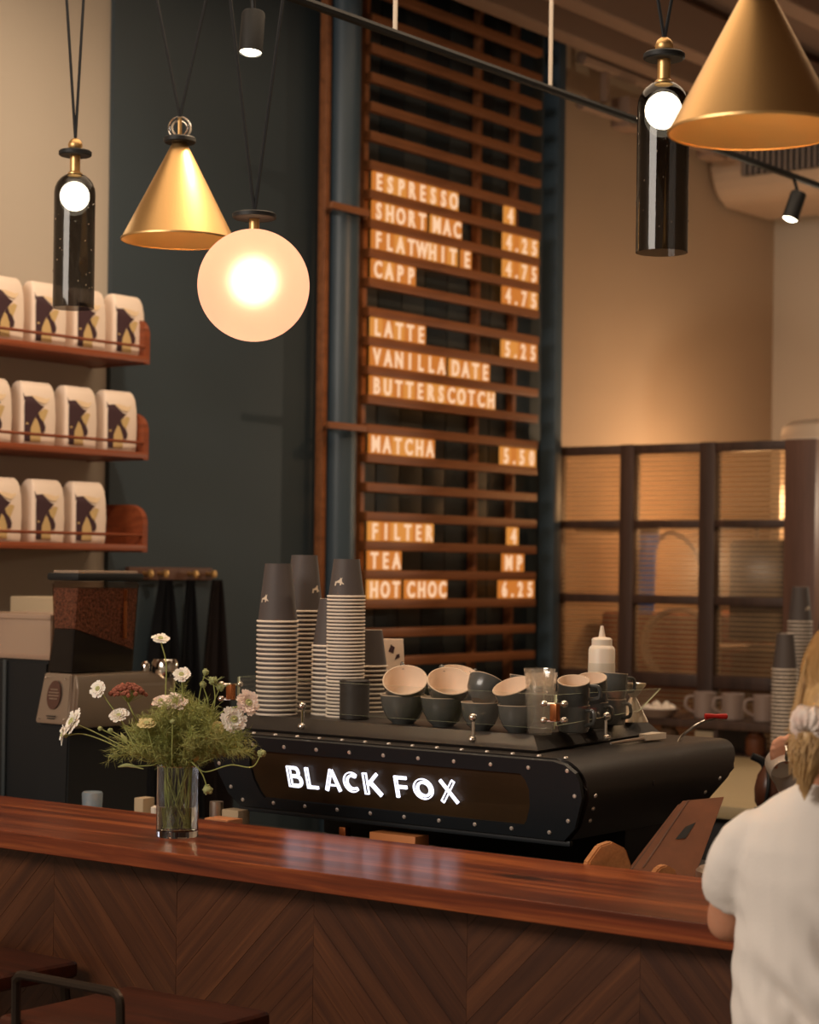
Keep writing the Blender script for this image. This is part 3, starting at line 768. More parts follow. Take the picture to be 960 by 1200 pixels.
def dbl(p, q, off=.098):     # inline double stem with end caps
    P, Q = Vector(p), Vector(q); t = (Q - P).normalized(); nr = Vector((-t.y, t.x)) * off
    return [([P + nr, Q + nr], T), ([P - nr, Q - nr], T), ([P + nr - t * -.02, P - nr - t * -.02], .045), ([Q + nr - t * .02, Q - nr - t * .02], .045)]
G = {
 'B': (.047, dbl((.10, 0), (.10, 1)) + [([(.25, .93), (.50, .93)] + arc(.52, .73, .20, 90, -90, 8) + [(.25, .53)], .14), ([(.25, .53), (.56, .53)] + arc(.60, .30, .23, 90, -90, 8) + [(.25, .07)], .16)]),
 'L': (.040, dbl((.10, 0), (.10, 1)) + [([(.10, .07), (.82, .07)], .14)]),
 'A': (.050, dbl((.10, 0), (.50, 1), .070) + [([(.54, 1), (.92, 0)], .15), ([(.30, .27), (.78, .27)], .07)]),
 'C': (.052, [(arc(.52, .5, .46, 48, 312, 16), T), (arc(.56, .5, .31, 58, 302, 14), .11), ([(.80, .84), (.73, .73)], .08), ([(.80, .16), (.73, .27)], .08)]),
 'K': (.052, dbl((.10, 0), (.10, 1)) + [([(.20, .44), (.80, 1)], .15), ([(.36, .58), (.92, 0)], .19)]),
 'F': (.036, dbl((.13, 0), (.13, 1)) + [([(.13, .93), (1.0, .93)], .14), ([(.18, .50), (.95, .50)], .15)]),
 'O': (.058, [(arc(.5, .5, .46, 0, 360, 28), T), (arc(.53, .5, .31, 0, 360, 24), .115)]),
 'X': (.052, dbl((.08, 0), (.80, 1), .075) + [([(.10, 1), (.90, 0)], .14)]),
}
pos = [('B', -2.925), ('L', -2.872), ('A', -2.822), ('C', -2.768), ('K', -2.709), ('F', -2.624), ('O', -2.576), ('X', -2.506)]
for ch, x0 in pos:
    wd, st = G[ch]; bm = bmesh.new(); k_ = 0
    for pts, wdt in st:
        k_ += 1
        for q in stroke(bm, pts, wdt):
            add_prism(bm, [(v.x, v.y) for v in q], lambda u, v, w_: fp(x0 + u * wd * .94, 1.142 + v * .047, .0035 + w_ + k_ * .00004), .004)
    o = obj('sign_letter', bm, m_sign, em, smooth=0)
# screws
b = lathe([(.0048, 0), (.0046, .0015), (.0034, .0030), (0, .0036)], seg=10)
m_screw = M('pale_screw_steel', (.78, .70, .62), .35, .6)
scr = obj('screw', b, m_screw, em, local=True); scm = scr.data
first = True
def screw(p, axis):
    global first
    q = Vector(axis).to_track_quat('Z', 'Y').to_euler()
    if first: scr.location = Vector(p) - em.location; scr.rotation_euler = q; first = False
    else: sub('screw', scm, em, Vector(p) - em.location, q)
fn = Vector((0, -1, -.28)).normalized()
for k in range(11): screw(fp(-2.178 - k * .0932, 1.231, .0035), fn)
for k in range(10): screw(fp(-2.243 - k * .0927, 1.099, .0035), fn)
for sx in (1, -1): screw(fp(XC + sx * .481, 1.180, .0035), fn); screw(fp(XC + sx * .457, 1.127, .0035), fn)
for k in range(15): screw((-2.20 - k * .0645, YF + .030, ZT), (0, 0, 1))
sn = Vector((1, 0, -.45)).normalized()
for yy, zz in ((3.447, 1.178), (3.458, 1.150), (3.468, 1.124), (3.965, 1.174), (3.925, 1.146)):
    xx = XC + .5 - max(0, 1.175 - zz) * .49
    screw((xx + .0005, yy, zz), sn)
obj('side_badge', lathe([(0, 0), (.006, 0), (.006, .002), (0, .002)], c=(XC + .5, 3.68, 1.186), seg=12, mat=Matrix.Rotation(R(90), 4, 'Y')), m_dark, em)
# undercarriage
obj('under_chassis', box((XC, 3.80, 1.04), (.84, .20, .09), .01), m_black, em)
for sx in (-.33, .33):
    for y in (3.56, 3.86): obj('foot', lathe([(0, .9), (.026, .9), (.028, .905), (.018, .92), (.018, .99), (0, .99)], c=(XC + sx, y, 0), seg=16), m_black, em)
obj('drip_tray', box((XC, 4.02, .955), (.74, .16, .05), .008), m_steel, em)
for x in (-2.87, -2.65, -2.43):
    obj('group_head', lathe([(0, 1.02), (.034, 1.02), (.036, 1.04), (.03, 1.075), (.03, 1.10), (0, 1.10)], c=(x, 3.98, 0), seg=20), m_chrome, em)
# cup tray with chamfered front
TZ = 1.286
def tr_corners(ins, z): return [Vector((x, y, z)) for x, y in ((-3.16 + ins, 3.462 + ins), (-2.30 - ins, 3.462 + ins), (-2.37 - ins, 4.07 - ins * .3), (-3.16 + ins, 4.07 - ins * .3))]
bm = bmesh.new(); rs = [[bm.verts.new(p) for p in tr_corners(i_, z_)] for i_, z_ in ((0, ZT + .001), (-.004, ZT + .006), (.030, TZ), )]
for a, b in zip(rs, rs[1:]):
    for i in range(4): bm.faces.new((a[i], a[(i + 1) % 4], b[(i + 1) % 4], b[i]))
bm.faces.new(rs[0]); bm.faces.new(rs[-1])
obj('cup_tray', bm, m_dark, em, smooth=20)
# steam paddle with red handle
obj('lever_arm', tube(spline([(-2.235, 3.93, 1.25), (-2.228, 3.94, 1.268), (-2.200, 3.96, 1.292), (-2.172, 3.985, 1.307)], 5), [.0035] * 16, 8), m_chrome, em)
bm = bmesh.new(); ax = Vector((.7955, .606, 0))
add_tube(bm, [Vector((-2.172, 3.985, 1.309)) + ax * t for t in (-.026, -.024, -.014, 0, .014, .024, .026)], [.004, .0065, .0065, .005, .0065, .0065, .004], 12)
obj('lever_handle', bm, m_red, em)['label'] = 'glossy red handle'

# glass gallery around the tray
gg = thing('glass_gallery', 'low clear glass gallery with copper corner clamp round the cup tray', 'glass rail', (-2.6, 3.47, TZ))
def sheet(name, a, b, z0, z1, zb0=None, zb1=None):
    A, B = Vector(a), Vector(b); d = (B - A); nrm = Vector((-d.y, d.x, 0)).normalized() * .002
    bm = bmesh.new(); P = [Vector((A.x, A.y, z0)), Vector((B.x, B.y, zb0 if zb0 else z0)), Vector((B.x, B.y, zb1 if zb1 else z1)), Vector((A.x, A.y, z1))]
    f = [bm.verts.new(p - nrm) for p in P]; k = [bm.verts.new(p + nrm) for p in P]
    bm.faces.new(f); bm.faces.new(k[::-1])
    for i in range(4):
        q = bm.faces.new((f[i], f[(i + 1) % 4], k[(i + 1) % 4], k[i])); q.material_index = 1
    return obj(name, bm, [m_sheet, m_edge], gg, smooth=0)
GY = 3.466
sheet('front_pane', (-3.135, GY, 0), (-2.262, GY, 0), 1.304, 1.374)
bm = bmesh.new(); P = [(3.475, 1.310), (3.90, 1.318), (4.02, 1.362), (3.475, 1.374)]
f = [bm.verts.new(((-2.262 + (y - 3.475) * -.13), y, z)) for y, z in P]; k = [bm.verts.new(((-2.266 + (y - 3.475) * -.13), y, z)) for y, z in P]
bm.faces.new(f); bm.faces.new(k[::-1])
for i in range(4): q = bm.faces.new((f[i], f[(i + 1) % 4], k[(i + 1) % 4], k[i])); q.material_index = 1
obj('side_pane', bm, [m_sheet, m_edge], gg, smooth=0)
sheet('left_pane', (-3.14, GY + .01, 0), (-3.14, 3.95, 0), 1.304, 1.374)
def clamp(x, y):
    o = obj('corner_clamp', box((x, y, 1.339), (.016, .016, .036), .002), m_copper, gg)
    o['label'] = 'copper corner clamp'
    bm = bmesh.new()
    for z in (1.322, 1.356):
        for dx, dy in ((-.022, -.008), (.008, .022)):
            add_ico(bm, (x + dx, y + dy, z), .0085, 2, (1, 1, .9))
            add_tube(bm, [(x, y, z), (x + dx, y + dy, z)], .003, 6)
    obj('clamp_knob', bm, m_chrome, gg)
clamp(-2.254, 3.456); clamp(-3.148, 3.456)
def clip_post(x, y, dx=0, dy=-1):
    bm = bmesh.new(); add_tube(bm, [(x + dx * .010, y + dy * .010, 1.270), (x + dx * .010, y + dy * .010, 1.318)], .0035, 8)
    add_ico(bm, (x + dx * .012, y + dy * .012, 1.318), .0095, 2); add_ico(bm, (x + dx * .013, y + dy * .013, 1.272), .0095, 2, (1, 1, .8))
    obj('clip_post', bm, m_chrome, gg)
clip_post(-2.925, GY - .005); clip_post(-2.455, GY - .005); clip_post(-2.293, 3.70, 1, 0)

# ------------------------------------------------------------------ paper cups
def cup_mesh(name, rt, rb, h):
    t_ = .0026
    prof = [(0, h - .006), (rb - .002, h - .006), (rb - .0015, h), (rb, h), (rt - .001, .0048), (rt + .0018, .0046), (rt + .0028, .0024), (rt + .0012, 0), (rt - .0015, .002), (rb - .002, h - .008), (0, h - .009)]
    mis = [0, 1, 1, 0, 1, 1, 1, 1, 1, 1]
    bm = lathe(prof, seg=36, mis=mis)
    return bm
cupkinds = {}
def cup(kind, loc, label, group, mark=None, nm='paper_cup'):
    if kind not in cupkinds:
        rt, rb, h = {'large': (.0465, .031, .136), 'mid': (.0450, .030, .112), 'small': (.0422, .030, .088)}[kind]
        o = obj(nm, cup_mesh(nm, rt, rb, h), [m_cupgrey, m_cuprim], local=True); cupkinds[kind] = (o.data, rt, rb, h); o.location = loc
    else:
        o = bpy.data.objects.new(nm, cupkinds[kind][0]); COL.objects.link(o); o.location = loc
    tag(o, label, 'paper cup', group)
    if mark is not None:
        me, rt, rb, h = cupkinds[kind]
        poly = [(-.5, -.5), (-.32, -.5), (-.26, -.1), (.14, -.12), (.16, -.45), (.30, -.42), (.34, -.2), (.60, -.35), (.62, -.25), (.40, .02), (.36, .34), (.44, .62), (.28, .48), (.20, .62), (.12, .36), (-.20, .12), (-.42, .06)]
        bm = bmesh.new(); sc = .021; zc = h * .40; rr = rt + (rb - rt) * zc / h
        def f(u, v, w_):
            a = mark + u * sc / rr; z = zc + v * sc * .8; r = rt + (rb - rt) * z / h + .0006 + w_
            return Vector((r * math.cos(a), r * math.sin(a), z))
        vs = [bm.verts.new(f(u, v, 0)) for u, v in poly]
        bmesh.ops.triangle_fill(bm, use_beauty=True, edges=[bm.edges.new((vs[i], vs[(i + 1) % len(vs)])) for i in range(len(vs))])
        e = obj('printed_mark', bm, m_cupmark, o, smooth=0, local=True); e['label'] = 'cream animal mark'
    return o
def ordinal(k):
    u = ['', 'first', 'second', 'third', 'fourth', 'fifth', 'sixth', 'seventh', 'eighth', 'ninth', 'tenth', 'eleventh', 'twelfth', 'thirteenth', 'fourteenth', 'fifteenth', 'sixteenth', 'seventeenth', 'eighteenth', 'nineteenth']
    if k < 20: return u[k]
    tn = {2: ('twenty', 'twentieth'), 3: ('thirty', 'thirtieth')}[k // 10]
    return tn[1] if k % 10 == 0 else tn[0] + '-' + u[k % 10]
def stack(kind, x, y, z, n, pitch, where, marks=(), lean=(0, 0)):
    for k in range(n):
        top = k == n - 1
        lb = ('grey upturned paper cup on top of the %s' % where) if top else ('grey paper cup, %s rim down in the %s' % (ordinal(n - 1 - k), where))
        if k == 0: lb = 'lowest grey paper cup of the %s' % where
        cup(kind, (x + lean[0] * k / n, y + lean[1] * k / n, z + k * pitch), lb, 'paper cups in the %s' % where, marks[0] if (top and marks) else None)
    if len(marks) > 1:
        pass
stack('large', -3.077, 3.536, TZ, 21, .01075, 'tall left stack on the machine', (R(-37.3 - 62),))
stack('large', -3.124, 3.685, TZ, 23, .01075, 'tallest stack behind the left one', (R(-37.3 + 30),))
stack('mid', -2.992, 3.632, TZ, 16, .0106, 'short stack left of the canister', ())
stack('small', -2.922, 3.597, TZ, 35, .0081, 'middle stack beside the menu board', (R(-37.3 - 42),))
stack('small', -2.985, 3.765, TZ, 11, .0108, 'low stack behind the canister', ())
BX = -3.33
stack('large', -3.445, 6.85, .92, 25, .0145, 'front stack on the back bench', ())
stack('large', -3.509, 7.10, 1.05, 28, .0145, 'taller rear stack on the mug shelf', (R(-20),))
stack('mid', -3.405, 7.12, 1.05, 21, .0145, 'rear stack above the blonde hair', ())


# canister
cn = thing('black_canister', 'black ribbed canister between paper cups and grey bowls', 'canister', (-2.884, 3.545, TZ))
obj('canister_body', lathe([(0, 0), (.032, 0), (.034, .002), (.034, .076), (0, .076)], seg=36, c=(-2.868, 3.565, TZ)), m_bluecup if False else m_dark, cn)
obj('canister_lid', lathe([(0, .076), (.0348, .076), (.0348, .087), (.032, .090), (0, .090)], seg=36, c=(-2.868, 3.565, TZ)), m_dark, cn)

# grey bowls and cups
def bowl_parts(t, r, h, handle=True, ha=0):
    prof = [(0, 0), (.46 * r, 0), (.50 * r, .05 * h), (.70 * r, .18 * h), (.90 * r, .5 * h), (r, .97 * h), (r, h), (.955 * r, h), (.93 * r, .92 * h), (.84 * r, .5 * h), (.62 * r, .2 * h), (0, .12 * h)]
    mis = [0, 0, 0, 0, 0, 2, 2, 1, 1, 1, 1]
    obj('bowl', lathe(prof, seg=40, mis=mis), [m_glaze, m_glazein, m_rimglz], t, local=True)
    if handle:
        pts = spline([(.93 * r, 0, .80 * h), (1.30 * r, 0, .86 * h), (1.42 * r, 0, .55 * h), (1.18 * r, 0, .30 * h), (.84 * r, 0, .36 * h)], 5)
        o = obj('handle', tube(pts, .0048, 8), m_glaze, t, local=True); o.rotation_euler = (0, 0, ha)
def bowl(loc, r, h, label, ha=0, handle=True, rot=None, grp='grey bowl cups on the cup tray'):
    t = thing('bowl_cup', label, 'cup', loc, grp); bowl_parts(t, r, h, handle, ha)
    if rot is not None: t.rotation_mode = 'QUATERNION'; t.rotation_quaternion = rot
    return t
CR = Vector((.7955, .606, 0)); CF = Vector((-.606, .7955, 0)); UP = Vector((0, 0, 1))
def tilt(v):      # rotation taking +Z to the direction v given as (right, toward-away, up)
    return (CR * v[0] + CF * v[1] + UP * v[2]).to_track_quat('Z', 'Y')
b1 = (-2.713, 3.545, TZ); b2 = (-2.605, 3.548, TZ); b3 = (-2.490, 3.527, TZ); b4 = (-2.401, 3.535, TZ)
bowl(b1, .0515, .064, 'upright grey bowl cup under the leftmost tilted bowl', R(120))
bowl(b2, .0500, .064, 'upright grey bowl cup under the second tilted bowl', R(120))
bowl(b3, .0430, .060, 'upright grey cup under the handled tipped cup', R(100))
bowl(b4, .0420, .058, 'upright grey cup beside the glass tumblers', R(100))
def onto(b, up, r=0, f=0): return Vector(b) + UP * up + CR * r + CF * f
bowl(onto(b1, .052, .006, .018), .0500, .058, 'tipped bowl cup with cream inside, leftmost on the tray', R(100), True, tilt((-.05, -.62, .8)))
bowl(onto(b2, .052, .010, .018), .0500, .058, 'tipped bowl cup with cream inside, second from the left', R(100), True, tilt((.06, -.55, .84)))
bowl(onto(b3, .058, -.002, .012), .0430, .052, 'tipped grey cup showing its handle on the left', R(218), True, tilt((.36, .42, .85)))
bowl(onto(b4, .050, .004, .012), .0430, .054, 'tipped grey cup opening to the left beside the tumblers', R(100), False, tilt((-.30, -.32, .88)))
bk = (-2.80, 3.86, TZ)
bowl(bk, .048, .060, 'grey bowl cup standing behind the leftmost bowls', R(30))
bowl(onto(bk, .046, .0, .01), .048, .056, 'cream lined bowl cup tipped behind the first two bowls', R(30), True, tilt((.1, -.35, .9)))
bk2 = (-2.555, 3.80, TZ)
bowl(bk2, .046, .058, 'grey bowl cup standing behind the handled cup', R(30))
bowl(onto(bk2, .050, .0, .0), .046, .052, 'dark grey bowl cup stacked level behind the handled cup', R(30), False, tilt((.12, .05, .98)))
bk3 = (-2.47, 3.72, TZ)
bowl(bk3, .044, .058, 'grey bowl cup standing behind the tumblers', R(30))
bowl(onto(bk3, .050, .0, .0), .044, .052, 'cream lined bowl cup tipped behind the tumblers', R(30), False, tilt((-.15, -.4, .9)))
# small straight mugs
def smug(loc, label, ha, rot=None):
    t = thing('espresso_mug', label, 'mug', loc, 'small grey mugs on the cup tray')
    r, h = .0345, .058
    prof = [(0, 0), (.86 * r, 0), (.93 * r, .04 * h), (r, .3 * h), (r, .97 * h), (r, h), (.92 * r, h), (.9 * r, .9 * h), (.86 * r, .1 * h), (0, .08 * h)]
    obj('mug_body', lathe(prof, seg=36, mis=[0, 0, 0, 0, 2, 2, 1, 1, 1]), [m_glaze, m_glazein, m_rimglz], t, local=True)
    o = obj('handle', tube(spline([(.96 * r, 0, .82 * h), (1.55 * r, 0, .80 * h), (1.60 * r, 0, .40 * h), (.97 * r, 0, .28 * h)], 5), .0042, 8), m_glaze, t, local=True); o.rotation_euler = (0, 0, ha)
    if rot is not None: t.rotation_mode = 'QUATERNION'; t.rotation_quaternion = rot
    return t
q1, q2, q3 = (-2.315, 3.622, TZ), (-2.345, 3.745, TZ), (-2.372, 3.865, TZ)
ha = R(37.3 - 45)
smug(q1, 'lower small grey mug beside the tumblers', ha); smug(q2, 'lower small grey mug in the middle of three', ha); smug(q3, 'lower small grey mug next to the steel jigger', ha)
smug(onto(q1, .056, .0, .0), 'upper small mug with cream inside beside the tumblers', ha, tilt((-.04, -.30, .93)))
smug(onto(q2, .056, .0, .0), 'upper small mug with cream inside, middle of three', R(250), tilt((-.10, -.32, .93)))
smug(onto(q3, .058, .0, .0), 'upper small grey mug with white highlight next to the jigger', R(250), tilt((.06, .05, .98)))
# tumblers
def tumbler(loc, label):
    t = thing('glass_tumbler', label, 'glass', loc, 'clear tumblers on the cup tray')
    n = 10; bm = bmesh.new()
    prof = [(0, 0), (.024, 0), (.026, .004), (.0345, .088), (.0350, .090), (.0335, .090), (.0325, .086), (.0235, .014), (0, .012)]
    add_lathe(bm, prof, seg=20)
    for v in bm.verts:
        r = math.hypot(v.co.x, v.co.y)
        if r > .02 and .004 < v.co.z < .06:
            a = math.atan2(v.co.y, v.co.x); k = 1 - .035 * abs(math.sin(a * n / 2)); v.co.x *= k; v.co.y *= k
    obj('tumbler_glass', bm, m_tumb, t, local=True, smooth=12); return t
tumbler((-2.335, 3.525, TZ), 'lower of two nested clear tumblers in front')
tumbler((-2.335, 3.525, TZ + .040), 'upper of two nested clear tumblers in front')
tumbler((-2.425, 3.655, TZ), 'lower clear tumbler in the rear pair')
tumbler((-2.425, 3.655, TZ + .040), 'upper clear tumbler in the rear pair')
# jigger
m_jig = M('warm_polished_steel', (.92, .80, .62), .28, .85)
jg = thing('cocktail_jigger', 'polished steel double cone jigger right of the mugs', 'jigger', (-2.395, 3.985, TZ))
obj('lower_cone', lathe([(.034, 0), (.0345, .001), (.0065, .057), (.0055, .056), (.033, .0)], c=(-2.380, 3.975, TZ), seg=36), m_jig, jg)
obj('upper_cone', lathe([(.0065, .055), (.0285, .084), (.0290, .088), (.0275, .088), (.0265, .084), (.005, .060)], c=(-2.380, 3.975, TZ), seg=36), m_jig, jg)
# squeeze bottle
sq = thing('squeeze_bottle', 'milky white squeeze bottle with pointed nozzle behind the mugs', 'bottle', (-2.55, 4.0, TZ))
SQ = (-2.500, 4.030, TZ)
obj('bottle_body', lathe([(0, .0), (.028, .0), (.031, .004), (.031, .10), (.028, .107), (.024, .11), (0, .11)], c=SQ, seg=36), m_whitet, sq)
obj('liquid_band', lathe([(.0313, .004), (.0316, .005), (.0316, .068), (.0313, .069)], c=SQ, seg=36, close=True), m_whited, sq)['label'] = 'darker filled lower half'
obj('bottle_cap', lathe([(0, .109), (.024, .109), (.024, .124), (.020, .128), (.008, .130), (.006, .142), (.0035, .156), (0, .156)], c=SQ, seg=32), m_whitet, sq)
for o in sq.children: o.location.z += .059
# riser box under the bottle
tag(obj('wooden_riser', box((-2.500, 4.030, TZ + .0295), (.072, .072, .059), .003), m_block, loc=(-2.50, 4.03, TZ)), 'small orange-brown wooden riser under the squeeze bottle', 'riser')
# brush lying on the machine right
br = thing('pastry_brush', 'silver handled brush with white tip on the machine top', 'brush', (-2.27, 3.88, ZT))
p0, p1 = Vector((-2.27, 3.70, ZT + .008)), Vector((-2.285, 3.93, ZT + .008))
d = (p1 - p0)
obj('brush_handle', tube([p0, p0 + d * .3, p0 + d * .68], [.0025, .004, .0045], 8), m_steel, br)
bm = bmesh.new(); nn = Vector((d.y, -d.x, 0)).normalized()
a, b = p0 + d * .66, p1
vs = []
for zz in (-.003, .010):
    vs += [a - nn * .010 + UP * zz, a + nn * .010 + UP * zz, b + nn * .018 + UP * zz, b - nn * .018 + UP * zz]
v = [bm.verts.new(p) for p in vs]
for q in ((0, 1, 2, 3), (7, 6, 5, 4), (0, 4, 5, 1), (1, 5, 6, 2), (2, 6, 7, 3), (3, 7, 4, 0)): bm.faces.new([v[i] for i in q])
obj('bristles', bm, m_white, br)
# white card behind bowls
cdp = Vector((-3.025, 3.86, TZ))
def fcard(u, v, w_): return cdp + CR * (u + v * -.0) + UP * v + CF * (w_ + v * .15)
cd = thing('sample_bag', 'small cream printed bag standing behind the bowls', 'bag', cdp)
obj('bag_body', prism([(0, 0), (.064, .0), (.054, .170), (.002, .170)], fcard, .03), m_bag, cd)
bm = bmesh.new(); add_prism(bm, [(.018, .140), (.030, .135), (.034, .150), (.024, .157)], lambda u, v, w_: fcard(u, v, w_ - .0006), .0004); add_prism(bm, [(.034, .120), (.046, .126), (.045, .135), (.038, .132)], lambda u, v, w_: fcard(u, v, w_ - .0006), .0004)
obj('print', bm, m_plum, cd, smooth=0)

# ------------------------------------------------------------------ grinder with bean hopper
gr = thing('coffee_grinder', 'tall coffee grinder with clear hopper full of beans', 'grinder', (-3.80, 3.75, .9))
GXR, GY0 = -3.805, 3.60
def quad_loft(levels, mi=None):
    """levels: (z, x0, x1, y0, y1)"""
    bm = bmesh.new(); rg = []
    for z, x0, x1, y0, y1 in levels: rg.append([bm.verts.new(p) for p in ((x0, y0, z), (x1, y0, z), (x1, y1, z), (x0, y1, z))])
    for a, b in zip(rg, rg[1:]):
        for i in range(4): bm.faces.new((a[i], a[(i + 1) % 4], b[(i + 1) % 4], b[i]))
    bm.faces.new(rg[0]); bm.faces.new(rg[-1]); return bm
xr = lambda z: -3.812 - (1.585 - z) * .09
xl = lambda z: (-3.916 + (1.585 - z) * .06) if z > 1.45 else (-3.908 - (1.45 - z) * .22)
lv = lambda z, e=0, yb=3.825: (z, xl(z) + e, xr(z) - e, GY0 + e, yb - e)
bm = quad_loft([lv(1.585), lv(1.50), lv(1.42), lv(1.345)]); bmesh.ops.bevel(bm, geom=[e for e in bm.edges], offset=.006, segments=2, affect='EDGES')
obj('hopper', bm, thin_glass('hopper_plastic', (.80, .72, .66), .03), gr)
z_l, z_r = 1.463, 1.405
bm = bmesh.new()
e = .005
top = [(xl(1.565) + e, GY0 + e), (xr(1.565) - e, GY0 + e), (xr(1.565) - e, 3.82), (xl(1.565) + e, 3.82)]
bot = [(xl(1.46) + e, GY0 + e, 1.463), (xr(1.46) - e, GY0 + e, 1.463), (xr(1.41) - e, 3.82, 1.405), (xl(1.41) + e, 3.82, 1.405)]
a = [bm.verts.new((x, y, 1.568)) for x, y in top]; b_ = [bm.verts.new(p) for p in bot]
for i in range(4): bm.faces.new((a[i], a[(i + 1) % 4], b_[(i + 1) % 4], b_[i]))
bm.faces.new(a); bm.faces.new(b_)
o = obj('beans', bm, m_bean, gr, smooth=0); o['kind'] = 'stuff'
bm = bmesh.new(); a = [bm.verts.new((x, y, z - .002)) for x, y, z in bot]; c_ = [bm.verts.new((x, y, 1.350)) for x, y in ((xl(1.35) + e, GY0 + e), (xr(1.35) - e, GY0 + e), (xr(1.35) - e, 3.82), (xl(1.35) + e, 3.82))]
for i in range(4): bm.faces.new((a[i], a[(i + 1) % 4], c_[(i + 1) % 4], c_[i]))
bm.faces.new(a); bm.faces.new(c_)
obj('hopper_chute', bm, m_black, gr, smooth=0)
bm = box(((xl(1.585) + xr(1.585)) / 2, 3.712, 1.597), (xr(1.585) - xl(1.585) + .014, .24, .020), .007); obj('hopper_lid', bm, m_black, gr)
bm = box(((xl(1.585) + xr(1.585)) / 2, 3.712, 1.610), (xr(1.585) - xl(1.585) - .01, .215, .008), .003); obj('lid_panel', bm, m_ctnr, gr)
obj('hopper_rib', box((xr(1.5) + .001, 3.775, 1.50), (.004, .012, .13), .001), m_copper, gr)
bm = quad_loft([lv(1.346, -.002), lv(1.30, -.003, 3.87), lv(1.215, -.005, 3.93)]); bmesh.ops.bevel(bm, geom=bm.edges[:], offset=.004, segments=2, affect='EDGES')
obj('front_body', bm, m_steel, gr)
bm = quad_loft([(1.346, xr(1.346) - .002, xr(1.346) + .008, GY0 + .005, 3.88), (1.31, xr(1.31) - .002, xr(1.31) + .02, GY0 + .005, 3.97), (1.205, xr(1.205) - .01, xr(1.205) + .02, GY0 + .005, 3.97)])
bmesh.ops.bevel(bm, geom=bm.edges[:], offset=.006, segments=2, affect='EDGES'); obj('side_guard', bm, m_steel, gr)
def gp(u, v, w_=0):      # badge plane on the front body
    z = 1.215 + v; return Vector((xl(z) + (xr(z) - xl(z)) * u, GY0 - .006 - w_ + (1.346 - z) * .0, z))
bm = bmesh.new(); add_prism(bm, [(.5 + .24 * math.cos(R(a)), .075 + .038 * math.sin(R(a))) for a in range(0, 360, 20)], gp, .0016)
obj('oval_badge', bm, M('badge_brown', (.14, .07, .05), .4, .3), gr, smooth=0)
for i, (v0, wd_) in enumerate([(.088, .13), (.080, .18), (.072, .18), (.064, .14), (.018, .16), (.012, .12)]):
    bm = bmesh.new(); add_prism(bm, [(.5 - wd_, v0), (.5 + wd_, v0), (.5 + wd_, v0 + .003), (.5 - wd_, v0 + .003)], lambda u, v, w_: gp(u, v, w_ + .0018), .0004)
    obj('badge_line', bm, m_steel if i < 4 else m_black, gr, smooth=0)
for u, v in ((.12, .118), (.88, .118), (.10, .012), (.9, .012)):
    bm = bmesh.new(); add_ico(bm, gp(u, v, .001), .003, 1); obj('plate_screw', bm, m_chrome, gr)
bm = quad_loft([(1.212, xl(1.215), xr(1.215), GY0 + .004, 3.90), (.98, -3.97, -3.852, GY0 + .004, 3.90), (.90, -3.98, -3.842, GY0 - .006, 3.92)])
bmesh.ops.bevel(bm, geom=bm.edges[:], offset=.004, segments=2, affect='EDGES'); obj('grinder_base', bm, m_black, gr)
obj('burr_collar', lathe([(0, 0), (.034, 0), (.036, .005), (.036, .04), (.03, .05), (0, .05)], c=(-3.845, 3.955, 1.325), seg=28), m_chrome, gr)
obj('spout', lathe([(0, 0), (.02, 0), (.03, .1), (0, .1)], c=(-3.845, 3.955, 1.225), seg=20), m_steel, gr)
obj('knob', lathe([(0, 0), (.011, 0), (.011, .018), (.006, .026), (0, .027)], c=(-3.84, 3.875, 1.345), seg=16), m_chrome, gr)

# second machine at left edge with a clear tub
g2 = thing('black_grinder', 'large black grinder body at the left edge', 'grinder', (-4.15, 3.85, .9))
bm = quad_loft([(1.372, -4.35, -3.985, 3.66, 3.98), (1.0, -4.35, -3.995, 3.66, 3.98), (.90, -4.36, -3.99, 3.65, 4.0)]); bmesh.ops.bevel(bm, geom=bm.edges[:], offset=.008, segments=2, affect='EDGES')
obj('grinder_body', bm, m_black, g2)
obj('edge_trim', box((-4.150, 3.655, 1.15), (.012, .006, .44), .001), M('dark_trim', (.05, .06, .065), .4), g2)
tb = thing('clear_tub', 'clear plastic tub sitting on the black grinder', 'tub', (-4.15, 3.8, 1.373))
def open_tub(x0, x1, y0, y1, z0, z1, t=.004):
    bm = bmesh.new()
    add_box(bm, ((x0 + x1) / 2, (y0 + y1) / 2, z0 + t / 2), (x1 - x0, y1 - y0, t))
    for x in (x0 + t / 2, x1 - t / 2): add_box(bm, (x, (y0 + y1) / 2, (z0 + z1) / 2), (t, y1 - y0, z1 - z0))
    for y in (y0 + t / 2, y1 - t / 2): add_box(bm, ((x0 + x1) / 2, y, (z0 + z1) / 2), (x1 - x0, t, z1 - z0))
    return bm
obj('tub_walls', open_tub(-4.34, -3.99, 3.67, 3.90, 1.374, 1.488), m_ctnr, tb, smooth=0)
obj('tub_rim', open_tub(-4.344, -3.984, 3.665, 3.905, 1.482, 1.494, .010), m_ctnr, tb, smooth=0)
obj('scoop', box((-4.14, 3.78, 1.42), (.16, .12, .075), .01), m_pale, tb)
obj('tub_base', box((-4.165, 3.785, 1.380), (.35, .23, .010)), M('tub_base_tan', (.50, .28, .18), .4), tb)
tag(obj('pale_carton', box((-4.50, 4.2, 1.21), (.34, .14, .64), .004), m_pale, loc=(-4.5, 4.2, .9)), 'pale carton standing behind the clear tub at left', 'carton')
